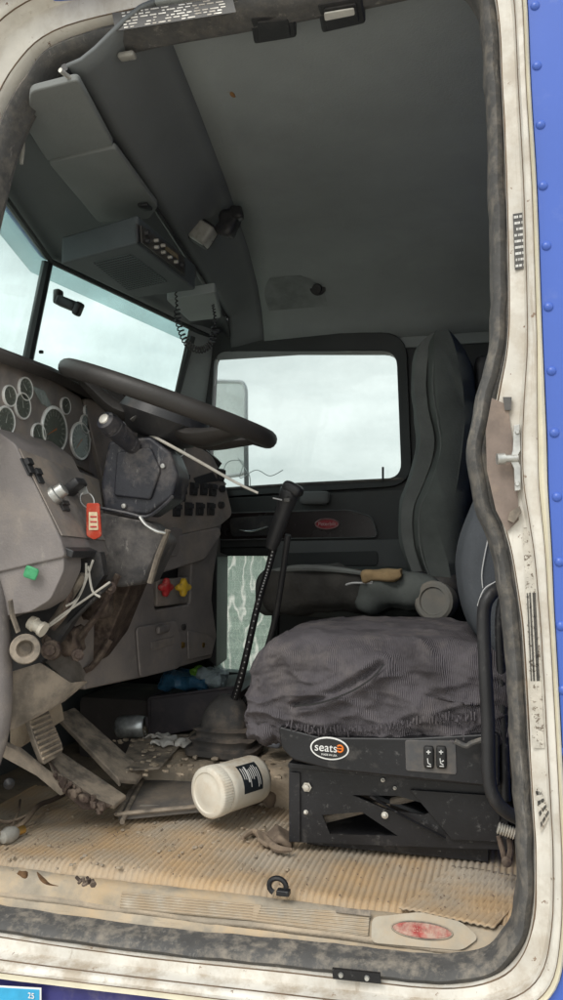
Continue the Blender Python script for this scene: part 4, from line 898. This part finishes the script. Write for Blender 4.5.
text('MADE IN USA', bc + tv * -.0125 + Vector((0, -.0015, 0)), th, tv, .0052, inkw, bg_)
sp = MB().prism(rrect([W(a, b, Y=YS - .002) for a, b in [(405, 740), (456, 741), (457, 775), (406, 771)]], .006), (0, .004, 0)).build('switch_panel', mat('worn_switch_plate', (.075, .075, .078), .45, bump=.1, dust=.3), ds, bevel=.0015)
for px, sy in ((429, 'L'), (441.5, 'O')):
    c = W(px, 757, Y=YS - .003)
    r = MB().rbox(c, (.020, .012, .043), .005, 5).build('rocker', ink, sp)
    m = MB(); t0 = c + Vector((0, -.0068, .011))
    m.box(t0, (.008, .0008, .0018)); m.box(t0 + Vector((0, -.0005, 0)), (.0018, .0008, .008))
    t1 = c + Vector((0, -.0068, -.009))
    m.tube([t1 + Vector((-.002, 0, .008)), t1 + Vector((-.001, 0, -.001)), t1 + Vector((.004, 0, -.004))], .0011, 5)
    m.tube([t1 + Vector((-.003, 0, -.007)), t1 + Vector((.005, 0, -.007))], .0009, 5)
    if sy == 'O': m.tube([t1 + Vector((.001, 0, .002)), t1 + Vector((.005, 0, .004))], .0011, 5)
    m.build('switch_symbol', inkw, sp)
# base box, lip, slot, bolts, brace
YB = 1.655
bb = MB().holed([W(a, b, Y=YB) for a, b in [(289, 766), (505, 786), (510, 850), (289, 842)]], [[W(a, b, Y=YB) for a, b in [(352, 795), (398, 796), (440, 808), (424, 815), (388, 810)]], [W(a, b, Y=YB) for a, b in [(322, 815), (362, 812), (398, 836), (330, 834)]]], (0, .006, 0)).build('base_plate', blackm, ds)
MB().prism([W(a, b, Y=2.03) for a, b in [(300, 745), (500, 760), (500, 800), (300, 800)]], (0, .006, 0)).build('far_plate', blackm, ds)
MB().box((-.21, 1.85, .035), (.37, .34, .03)).build('floor_frame', blackm, ds)
MB().tube([Vector((-.385, 1.70, .06)), Vector((-.06, 1.72, .16))], .009, 8).build('scissor_arm', dustmetal, ds)
MB().tube([Vector((-.385, 1.70, .16)), Vector((-.06, 1.72, .06))], .009, 8).build('scissor_arm', blackm, ds)
MB().prism([W(a, b, Y=YB - .02) for a, b in [(288, 763), (505, 782), (505, 788), (288, 768)]], (0, .05, 0)).build('base_flange', blackm, ds, bevel=.0015)
MB().prism([W(a, b, Y=YB - .006) for a, b in [(289, 772), (300, 773), (300, 842), (289, 842)]], (0, .006, 0)).build('corner_strap', blackm, ds, bevel=.001)
MB().tube([W(a, b, Y=YB - .012) for a, b in [(370, 796), (402, 815), (446, 838)]], .0055, 6, flat=.4).build('diagonal_brace', blackm, ds)
MB().prism([W(a, b, Y=YB - .009) for a, b in [(410, 790), (500, 796), (500, 842), (452, 840)]], (0, .006, 0)).build('base_panel', blackm, ds, bevel=.001)
for px, py, r in ((307, 787, .0085), (385, 815, .006), (383, 780, .0035), (306, 812, .004), (395, 788, .003)):
    b_ = W(px, py, Y=YB - .004)
    MB().lathe(b_, (0, -1, 0), [(0, r * 1.2), (.002, r * 1.2), (.0022, r * .8), (.007, r * .75), (.008, r * .4)], 6 if r > .008 else 10).build('bolt', silv, ds)
MB().tube([W(a, b, Y=1.58) for a, b in [(455, 741), (466, 746), (472, 743), (488, 738)]], .005, 8, smooth=4).build('hose', rubber, ds)
# grab loop beside the seat
gb = thing('grab_bar', 'curved black steel bar standing beside the seat next to the door seal', 'grab bar', W(490, 800, Y=1.52))
MB().tube(V3([(520, 583, 1.56), (503, 586, 1.54), (489, 597, 1.52), (484, 615, 1.52), (485, 660, 1.52), (488, 720, 1.52), (489, 775, 1.52), (494, 797, 1.52), (507, 812, 1.53), (530, 824, 1.55)]), .0125, 14, smooth=6).build('bar', blackp, gb)
MB().tube(V3([(505, 596, 1.62), (500, 620, 1.62), (503, 700, 1.62), (506, 800, 1.62)]), .010, 10, smooth=4).build('inner_bar', blackm, gb)
bk = thing('belt_anchor', 'rusty belt anchor with silver ribbed fitting near the door seal', 'belt anchor', W(505, 835, Y=1.55))
m = MB()
for k in range(7): a = W(499 + 2.6 * k, 828 + .9 * k, Y=1.54); m.lathe(a, (1, 0, -.3), [(-.002, .009), (0, .0115), (.002, .009)], 12)
m.build('ribbed_fitting', silv, bk)
MB().tube(V3([(499, 836, 1.56), (503, 852, 1.56), (506, 866, 1.56)]), .005, 7).build('anchor_rod', rusty, bk)
MB().tube(V3([(510, 838, 1.56), (511, 850, 1.56), (509, 862, 1.56)]), .006, 7).build('anchor_rod', rusty, bk)
MB().lathe(W(507, 862, Y=1.555), (0, -1, .3), [(0, .01), (.006, .009), (.007, .005)], 8).build('anchor_nut', rusty, bk)

# ------------------------------------------------------------------ floor mat, sill
def ribz(x, y):
    return .010 + .0048 * (abs(math.sin(math.pi * x / .0125)) ** .8) + .010 * nz((x * .8, y, 0), 3.1) + .004 * nz((x, y, 1), 11)
xs = [-1.20 + i * (.0125 / 8) for i in range(int(1.33 / (.0125 / 8)))]
rows = []
def matfront(x): return 1.435 + .012 * nz((x, 0, 4), 5)
for j in range(34):
    v = j / 33
    row = []
    for x in xs:
        y0 = matfront(x); y = y0 + (1.93 - y0) * v
        drop = -.05 * max(0, 1 - v * 12) ** 2
        row.append(Vector((x + .006 * nz((x, y, 7), 2.2), y, ribz(x, y) + drop)))
    rows.append(row)
mt = MB().grid(rows).build('rubber_mat', sandm, ang=180)
tag(mt, 'ribbed rubber floor mat covered in orange sand', 'floor mat')
# second loose piece in the corner by the door post
rows = []; a0 = R(22)
P0 = W(462, 872, Z=.02)
for i in range(150):
    u = -.045 + i * .175 / 149; rows.append([])
    for j in range(26):
        v = -.16 + j * .22 / 25
        x = P0.x + u * math.cos(a0) - v * math.sin(a0) * -1; y = P0.y + v * math.cos(a0) - u * math.sin(a0) * .4
        rows[-1].append(Vector((x, y - .02, .0105 + .003 * abs(math.sin(math.pi * u / .0125)) + .010 * nz((x * .8, y - .02, 0), 3.1) + .004 * nz((x, y - .02, 1), 11))))
tag(MB().grid(rows).build('mat_offcut', sandm, ang=180, solid=.003), 'small offcut of ribbed mat lying skewed in the corner by the door seal', 'mat offcut')
# sill: inner slope, dirt ledge and tread strip
sl = thing('door_sill', 'worn door sill with ribbed aluminium tread strips full of sand', 'sill', (-.4, 1.40, 0))
rows = []
sxs = [-1.3 + i * 1.36 / 120 for i in range(121)]
for y, z in ((1.372, -.10), (1.374, -.075), (1.379, -.060), (1.383, -.052), (1.39, -.045), (1.40, -.034), (1.41, -.023), (1.418, -.013), (1.43, -.003), (1.45, .002), (1.50, -.03)):
    rows.append([Vector((x, y, z + .0025 * nz((x, y * 2, 0), 16) + .0012 * nz((x, y * 4, 3), 50))) for x in sxs])
MB().grid(rows).build('sill_ledge', mat('sill_sandy_paint', (.38, .33, .26), .85, var=.3, scale=14, bump=.9, bscale=90, dust=.5, dc=(.48, .35, .21), dscale=7, scratch=.75, sc_col=(.13, .115, .10), sscale=(7, 90, 90), chips=.1, chip_col=(.16, .12, .09)), sl, ang=60)
LA = Vector((0, 1.42, -.0075)); LB = Vector((0, 1.38, -.052)); ln_ = Vector((1, 0, 0)).cross(LB - LA).normalized(); ln_ = ln_ if ln_.z > 0 else -ln_
def SL(px, py, d=0): return W(px, py, plane=(LA + ln_ * (d + .0025), ln_))
sx_ = Vector((1, 0, 0)); sy_ = ln_.cross(sx_); sy_ = sy_ if sy_.z > 0 else -sy_
def tread(P, n):
    a, b, c, d = [SL(*p) for p in P]; m = MB(); m.prism([a, b, c, d], ln_ * .001)
    for k in range(n):
        t = (k + .5) / n; m.tube([a.lerp(d, t) + ln_ * .0015, b.lerp(c, t) + ln_ * .0015], .0017, 6)
    return m
tread([(122, 892), (262, 905), (256, 921), (120, 908)], 6).build('tread_strip', alu, sl)
tread([(254, 906), (370, 913), (368, 936), (252, 921)], 6).build('tread_strip', alu, sl)
MB().prism([SL(336, 907, .003), SL(371, 911, .003), SL(371, 917, .003), SL(336, 913, .003)], ln_ * .003).build('strip_bracket', dustmetal, sl, bevel=.001)
pl = MB().prism(rrect([SL(a, b) for a, b in [(372, 917), (420, 912), (462, 922), (480, 938), (462, 951), (371, 943)]], .012), ln_ * .0015).build('corner_plate', mat('bare_cream_plate', (.40, .36, .29), .7, var=.2, scale=14, bump=.4, dust=.6, dc=(.44, .35, .25), dscale=12, scratch=.4, sc_col=(.2, .17, .13)), sl, bevel=.0007)
rc_ = SL(422, 930.5, .002)
ro = MB().grid([[p + ln_ * h for p in ellipse(rc_, sx_, sy_, a, b, 40)] for a, b, h in ((.050, .0125, 0), (.048, .0115, .0015), (.036, .008, .0025), (.01, .003, .0036))], cv=True, cap=True).build('oval_emblem', redlens, sl)
MB().tube([p + ln_ * .0008 for p in ellipse(rc_, sx_, sy_, .051, .0133, 40)], .0013, 6, closed=True).build('emblem_rim', dustmetal, sl)
text('Peterbilt', rc_ + ln_ * .0030, sx_, sy_, .013, mat('faded_script', (.40, .2, .15), .6, bump=0), sl, name='emblem_script')

# ------------------------------------------------------------------ gearbox cover, gear lever
gc = thing('gearbox_cover', 'dust caked raised gearbox cover beneath the gear lever', 'cover', (-.65, 2.2, 0))
def gx(q, n): return q + n * (.006 * nz(q, 14) + .003 * nz(q, 40))
MB().rbox((-.62, 2.24, .035), (.56, .66, .13), .03, 20, fn=gx).build('cover_body', floorm, gc)
MB().prism(rrect([W(a, b, Z=.105) for a, b in [(133, 738), (190, 736), (160, 770), (118, 772)]], .01), (0, 0, .006)).build('plate', dustmetal, gc, bevel=.002)
gl = thing('gear_lever', 'tall black gear lever with knob and ribbed rubber boot', 'gear lever', W(225, 745, Y=2.05))
kb_ = W(226, 712, Y=2.05)
# boot
rows = []
base = W(225, 751, Y=2.03)
for h, a in [(0, .100), (.012, .102), (.016, .084), (.022, .084), (.030, .095), (.035, .076), (.041, .076), (.048, .086), (.053, .066), (.060, .067), (.066, .066), (.085, .058), (.10, .044), (.112, .026)]:
    n = 40; r_ = []
    for k in range(n):
        t = 2 * math.pi * k / n; c, s = math.cos(t), math.sin(t); e = 2 / (4.5 - 2.4 * h / .112)
        r_.append(base + Vector((a * math.copysign(abs(c) ** e, c) * .95, a * math.copysign(abs(s) ** e, s) * .8, h * 1.3)) + Vector((.05 * h, 0, .003 * nz((c, s, h * 9), 2))))
    rows.append(r_)
MB().grid(rows, cv=True, cap=True).build('boot', mat('boot_rubber', (.065, .062, .06), .7, var=.25, scale=18, bump=.3, dust=.5, dc=(.25, .2, .16), dscale=11), gl, ang=50)
lp = V3([(231, 708, 2.03), (242, 673, 2.0), (258, 604, 1.97), (268, 570, 1.95), (277, 535, 1.93)])
MB().tube(lp, [.012, .010, .009, .009, .010], 12, smooth=5).build('lever_rod', blackm, gl)
lp2 = V3([(238, 712, 2.07), (256, 680, 2.06), (273, 628, 2.02), (281, 585, 1.98), (288, 535, 1.93)])
MB().tube(lp2, .008, 10, smooth=5).build('air_hose', blackp, gl)
m = MB()
pa = catmull(lp, 22)
for i in range(0, len(pa) - 1, 2): m.lathe(pa[i] + Vector((.002, -.0095, 0)), pa[i + 1] - pa[i], [(0, .002), (.003, .002)], 5)
m.build('hose_stitching', stitch, gl)
ga = W(271, 548, Y=1.93); gb2 = W(292, 486, Y=1.90)
MB().lathe(ga, gb2 - ga, [(0, .014), (.02, .018), (.10, .02), (.135, .024), ((gb2 - ga).length * .93, .026), ((gb2 - ga).length, .018)], 20).build('knob_grip', blackp, gl, ang=60)
MB().rbox(W(293, 489, Y=1.90), (.052, .05, .03), .014, 7, rot=Matrix.Rotation(R(28), 3, 'Y')).build('knob_cap', blackp, gl)
MB().rbox(W(287, 500, Y=1.875), (.016, .006, .012), .003, 4).build('splitter_button', labelg, gl)
MB().tube(V3([(273, 498, 1.87), (282, 500, 1.87)]), .002, 5).build('button_stem', stitch, gl)

# ------------------------------------------------------------------ pedals and loose floor metal
pd = thing('accelerator_pedal', 'ribbed grey accelerator treadle pad standing upright', 'pedal', W(45, 750, Y=1.62))
tp = [W(a, b, Y=c) for a, b, c in [(26, 712, 1.60), (46, 704, 1.66), (53, 722, 1.67), (63, 745, 1.68), (62, 754, 1.67), (44, 765, 1.60), (36, 745, 1.59)]]
pv = Vector((-.02, .012, -.004))
MB().prism(rrect(tp, .006, 3), pv).build('treadle_pad', dustmetal, pd, bevel=.003)
m = MB(); a1, a2, b1, b2 = W(27, 714, Y=1.60), W(46, 706, Y=1.66), W(43, 761, Y=1.60), W(62, 751, Y=1.67)
for k in range(9):
    t = (k + .5) / 9; m.tube([a1.lerp(b1, t) + Vector((.003, -.002, .0)), a2.lerp(b2, t) + Vector((.003, -.002, .0))], .0032, 6)
m.build('rubber_rib', floorm, pd)
p2 = thing('brake_pedal', 'long flat dusty pedal arm sloping to the floor', 'pedal', W(110, 770, Y=1.85))
MB().prism(V3([(56, 714, 1.82), (74, 707, 1.90), (144, 770, 1.86), (136, 781, 1.80), (119, 779, 1.74)]), (0, .006, -.012)).build('arm_plate', dustmetal, p2, bevel=.003)
MB().prism(V3([(56, 715, 1.818), (119, 780, 1.738), (119, 787, 1.738), (58, 722, 1.82)]), (0, .01, 0)).build('arm_edge', dustmetal, p2, bevel=.002)
p3 = thing('clutch_pedal', 'broad bent dusty pedal plate with rusty lower edge', 'pedal', W(90, 790, Y=1.72))
MB().prism(V3([(46, 756, 1.66), (62, 752, 1.74), (126, 795, 1.72), (113, 806, 1.66), (100, 801, 1.64), (52, 772, 1.64)]), (0, .004, -.01)).build('pedal_plate', dustmetal, p3, bevel=.003)
MB().prism(V3([(46, 758, 1.655), (60, 775, 1.645), (96, 800, 1.635), (112, 806, 1.65), (104, 810, 1.64), (82, 810, 1.63), (60, 790, 1.63)]), (0, .008, 0)).build('rusty_edge', rusty, p3, bevel=.003)
rk = MB()
for k in range(26):
    t = random.random(); c = W(56 + 46 * t + random.uniform(-4, 4), 780 + 30 * t + random.uniform(-6, 4), Y=1.625)
    rk.rbox(c, [random.uniform(.006, .016)] * 3, .003, 3, fn=lump(90, .006))
r_ = rk.build('flaking_rust', rusty, p3)
rail = thing('floor_rail', 'grey steel strip running from the doorway to the pedals', 'rail', W(20, 750, Y=1.55))
MB().prism(V3([(-20, 735, 1.50), (14, 750, 1.54), (46, 776, 1.60), (62, 790, 1.62), (60, 796, 1.61), (36, 776, 1.57), (-20, 745, 1.49)]), (0, .03, -.003)).build('strip', dustmetal, rail, bevel=.002)
st2 = MB().prism(V3([(10, 722, 1.60), (60, 700, 1.72), (62, 712, 1.74), (10, 745, 1.62)]), (0, .01, -.02)).build('toe_board', floorm)
tag(st2, 'dusty toe board behind the upright ribbed treadle', 'board')
# dark bolt stub
tag(MB().lathe(W(9, 783, Y=1.56), (.5, -.8, .1), [(0, .012), (.012, .012), (.016, .007), (.02, 0)], 14).build('rubber_stub', blackp), 'black rubber stub beside the pedals', 'stub')
# access plate on the floor
ap = thing('floor_access_panel', 'loose grey access panel lying tilted on the sandy mat', 'panel', W(165, 790, Z=.03))
F0 = [W(117, 821, Z=.022), W(152, 762, Z=.055), W(226, 754, Z=.075), W(208, 812, Z=.035)]
MB().prism(rrect(F0, .012), (0, 0, .012)).build('panel_sheet', mat('dark_dusty_sheet', (.13, .12, .11), .7, var=.3, scale=9, bump=.3, dust=.4, dc=(.32, .26, .2), dscale=6, scratch=.3, sscale=(20, 40, 20)), ap, bevel=.002)
fr = MB()
for i in range(4):
    fr.tube([F0[i] + Vector((0, 0, .015)), F0[(i + 1) % 4] + Vector((0, 0, .015))], .0075, 8, flat=.7)
fr.build('rim_bar', dustmetal, ap)
MB().tube([W(140, 806, Z=.04), W(176, 806, Z=.042)], .006, 7, flat=.4).build('white_scuff', silv, ap)
MB().tube([W(122, 822, Z=.03), W(133, 798, Z=.045), W(150, 768, Z=.06), (W(166, 752, Z=.08))], .006, 7, smooth=3).build('hinge_rod', dustmetal, ap)

# ------------------------------------------------------------------ jar
jr = thing('plastic_jar', 'white plastic jar lying on its side on the floor, black label', 'jar', W(220, 815, Z=.02))
ja = W(207, 793, Y=1.70); jb = W(246, 781, Y=1.81); jd = (jb - ja).normalized(); jl = .132; Rj = .054
sh = Vector((0, 0, 0))
MB().lathe(ja + jd * .028, jd, [(0, .046), (.002, .050), (.01, .055), (.02, Rj), (jl * .88, Rj), (jl * .96, Rj * .95), (jl, Rj * .82), (jl + .001, 0)], 48).build('jar_body', white, jr, ang=50)
rows = []
for h, r in [(.030, .053), (.029, .055), (.004, .0555), (.0, .052), (-.001, .044), (.0015, .042), (.0015, .028), (.0005, .026), (.0005, 0.0001)]:
    u, v, n = frame_of(jd)
    rows.append([ja + n * h + (u * math.cos(a) + v * math.sin(a)) * (r + (.0009 * math.cos(60 * a) if .003 < h < .0295 else 0)) for a in (2 * math.pi * k / 180 for k in range(180))])
MB().grid(rows, cv=True, cap=True).build('jar_lid', white, jr, ang=50)
u, v, n = frame_of(jd)
def jlab(h0, h1, a0, a1, dr_, m, nm, par):
    return MB().grid([[ja + n * (.028 + h) + (u * math.cos(a) + v * math.sin(a)) * (Rj + dr_) for a in (R(a0 + (a1 - a0) * k / 20) for k in range(21))] for h in (h0, h1)]).build(nm, m, par)
# find the angle facing the viewer
best = max(range(0, 360, 3), key=lambda a: (u * math.cos(R(a)) + v * math.sin(R(a))).dot((CAM - ja).normalized()))
jo = jlab(.035, .095, best - 42, best + 28, .0006, jarlab, 'jar_label', jr)
rnd = random.Random(4)
for k in range(9):
    hh = .040 + k * .0058; a_s = best - 36
    jlab(hh, hh + (.0022 if k != 2 else .0045), a_s + rnd.uniform(0, 12), a_s + rnd.uniform(28, 58), .0011, inkw, 'label_text', jo)

# ------------------------------------------------------------------ small things lying about
cn2 = thing('drink_can', 'crushed silver drink can lying beneath the dashboard', 'can', W(128, 726, Y=2.1))
ca = W(116, 727, Y=2.08)
MB().lathe(ca, Vector((.95, .15, .05)), [(0, .02), (.004, .026), (.01, .03), (.06, .031), (.078, .029), (.084, .024), (.085, 0)], 24).build('can_body', mat('can_print', (.35, .37, .37), .35, metal=.6, var=.6, scale=26, bump=.2, chips=.15, chip_col=(.05, .1, .14)), cn2)
MB().lathe(ca + Vector((.082, .013, .004)), Vector((.95, .15, .05)), [(0, .026), (.004, .027), (.006, .022), (.0062, 0)], 20).build('can_end', chrome, cn2)
bn = thing('storage_bin', 'plum grey plastic bin between dash and seats holding wrappers', 'bin', W(195, 720, Y=2.42))
B0 = V3([(150, 698, 2.32), (238, 687, 2.38), (236, 722, 2.38), (151, 738, 2.32)])
MB().prism(B0, (0, .012, 0)).build('front_face', binm, bn, bevel=.003)
MB().prism([B0[0] + Vector((0, .012, -.02)), B0[1] + Vector((0, .012, -.02)), B0[1] + Vector((0, .35, .0)), B0[0] + Vector((-.02, .35, .0))], (0, 0, -.02)).build('bin_tray', binm, bn)
MB().prism([B0[0], B0[0] + Vector((0, .3, .02)), B0[3] + Vector((0, .3, 0)), B0[3]], (-.01, 0, 0)).build('bin_side', binm, bn, bevel=.003)
MB().tube([B0[0], B0[1]], .005, 8).build('rim_bar', binm, bn)
MB().rbox(W(140, 720, Y=2.5), (.3, .3, .2), .02, 6).build('carpet_hump', mat('footwell_carpet', (.09, .08, .075), .95, bump=.6, dust=.3), bn)
for (px, py, m_, lab, nm, ct, d) in ((186, 680, bluep, 'crumpled blue plastic bag in the plum bin', 'plastic_bag', 'bag', (.16, .1, .05)), (199, 675, greenp, 'bright green wrapper on top of the plum bin', 'wrapper', 'wrapper', (.05, .06, .05)), (214, 678, clearw, 'pale bluish crumpled wrapper at the bin end by the lookdown window', 'wrapper', 'wrapper', (.09, .08, .05))):
    tag(MB().rbox(W(px, py, Y=2.46), d, .018, 12, fn=lambda q, n: q + n * (.016 * nz(q, 30) + .007 * nz(q, 80))).build(nm, m_, ang=25), lab, ct)
pp = MB()
for k in range(9):
    c = W(150 + k * 5.5 + random.uniform(-3, 3), 740 + random.uniform(-4, 8), Z=.12)
    pp.rbox(c, (random.uniform(.02, .05), random.uniform(.02, .04), .008), .003, 5, rot=Matrix.Rotation(random.uniform(-1, 1), 3, 'Z'), fn=lambda q, n: q + Vector((0, 0, .014 * nz(q, 45, k))))
o = pp.build('crumpled_paper', paperw, ang=30); tag(o, 'pale crumpled paper scraps in front of the gear lever boot', 'paper')
tag(MB().rbox(W(280, 772, Z=.06), (.035, .04, .02), .006, 8, fn=lambda q, n: q + n * .012 * nz(q, 50)).build('paper_scrap', paperw, ang=30), 'white torn paper scrap between jar and seat base', 'paper')
tag(MB().rbox(W(271, 735, Y=2.0), (.06, .05, .05), .012, 8, fn=lambda q, n: q + n * .012 * nz(q, 30)).build('plastic_clip', mat('grey_lump', (.14, .15, .17), .5, dust=.4)), 'grey plastic clip beside the gear lever boot under the cushion', 'clip')
# floor ridge / cloth beside the seat base
rg_ = thing('crumpled_cloth', 'dusty brown cloth bunched against the black seat base', 'cloth', W(270, 800, Z=.03))
def rfn(q, n): return q + n * (.010 * nz(q, 16) + .004 * nz(q, 50)) + Vector((0, 0, .006 * math.sin(q.x * 130)))
MB().rbox(W(272, 786, Z=.04), (.085, .20, .045), .018, 22, rot=Matrix.Rotation(R(-8), 3, 'Z'), fn=rfn).build('cloth_fold', ragm, rg_)
MB().rbox(W(272, 838, Z=.03), (.075, .06, .018), .008, 14, rot=Matrix.Rotation(R(20), 3, 'Z'), fn=rfn).build('cloth_end', ragm, rg_)
MB().tube([W(a, b, Z=.028) for a, b in [(242, 838), (252, 832), (264, 836), (276, 848), (292, 850)]], [.004, .007, .006, .008, .004], 8, smooth=5).build('rolled_edge', ragm, rg_)
bl = thing('light_bulb', 'small glass bulb with brass cap lying on the mat', 'bulb', W(12, 838, Z=.03))
ba = W(24, 829, Z=.03); bb_ = W(-4, 840, Z=.03)
MB().lathe(ba, bb_ - ba, [(0, .004), (.002, .009), (.02, .009), (.021, .0085)], 14).build('brass_cap', brass, bl)
MB().lathe(ba, bb_ - ba, [(.02, .009), (.028, .015), (.045, .018), (.06, .013), (.067, 0)], 16).build('bulb_glass', lensm, bl)
tg2 = MB()
for pts, r in (([(-10, 838), (20, 826), (38, 806), (52, 800), (64, 794)], .006), ([(12, 826), (18, 812), (20, 800)], .003), ([(-8, 818), (10, 822), (34, 812)], .004)):
    tg2.tube([W(a, b, Z=.035) for a, b in pts], r, 7, smooth=4)
tag(tg2.build('dark_cable', mat('dusty_hose', (.07, .05, .04), .8, dust=.5)), 'dusty dark cable curling from the pedals to the doorway', 'cable')
tag(MB().tube([W(a, b, Z=.026) for a, b in [(37, 872), (42, 879), (48, 884), (58, 886)]], [.001, .005, .004, .001], 6, smooth=4, flat=.3).build('dry_leaf', leafm), 'thin curled dark leaf on the sand near the doorway edge', 'leaf')
tag(MB().rbox(W(22, 874, Z=.024), (.02, .012, .008), .003, 6, fn=lump(90, .006)).build('dry_leaf', leafm), 'small dark leaf crumb left of the curled leaf', 'leaf')
bs = thing('bolt_stack', 'little heap of small bolts lying on the sandy mat', 'bolts', W(87, 883, Z=.025))
for k in range(4):
    MB().lathe(W(81 + 4 * k, 882 + (k % 2) * 3, Z=.028), (random.uniform(-1, 1), random.uniform(-1, 1), .3), [(0, .006), (.004, .006), (.0045, .003), (.014, .003)], 6).build('bolt', rusty, bs)
nt_ = thing('cable_clip', 'black plastic pipe clip lying on the mat by the tread strip', 'clip', W(277, 887, Z=.03))
c = W(277, 887, Z=.03)
MB().tube([c + Vector((.016 * math.cos(a), .004, .014 * math.sin(a))) for a in (R(x) for x in range(-60, 250, 20))], .005, 8).build('clip_ring', blackm, nt_)
MB().box(c + Vector((.012, 0, -.008)), (.024, .016, .01)).build('clip_foot', blackm, nt_, bevel=.002)
# grit scattered over mat and cover
gr = MB(); rnd = random.Random(12)
for k in range(520):
    x = rnd.uniform(-1.05, .0); y = rnd.uniform(1.45, 1.9); s = rnd.uniform(.001, .0032)
    z = ribz(x, y) + .002
    gr.prism([(x, y, z), (x + s, y, z), (x + s * .6, y + s, z)], (0, 0, s * .8))
go = gr.build('floor_grit', mat('grit', (.2, .15, .11), .9, var=.5, scale=80, bump=0)); go['kind'] = 'stuff'; go['label'] = 'grit and crumbs scattered over the sandy mat'; go['category'] = 'grit'

# clods of dried dirt caked round the pedals and gearbox cover
dm = MB(); rnd = random.Random(31)
for k in range(230):
    if k < 110: c = W(rnd.uniform(112, 285), rnd.uniform(736, 778), Z=.112)
    else:
        c = W(rnd.uniform(-10, 290), rnd.uniform(800, 868), Z=.02); c.z = ribz(c.x, c.y) + .002
    if c.y > 2.55: continue
    q = rnd.uniform(.003, .011) if k < 110 else rnd.uniform(.002, .006)
    dm.rbox(c, (q * rnd.uniform(.8, 2), q * rnd.uniform(.8, 2), q * .8), q * .3, 2, fn=lambda a, n: a + n * q * .4 * nz(a, 200, k))
o = dm.build('dried_dirt', floorm, ang=20); o['kind'] = 'stuff'; o['label'] = 'clods of dried dirt around the pedals and gear lever'; o['category'] = 'dirt'
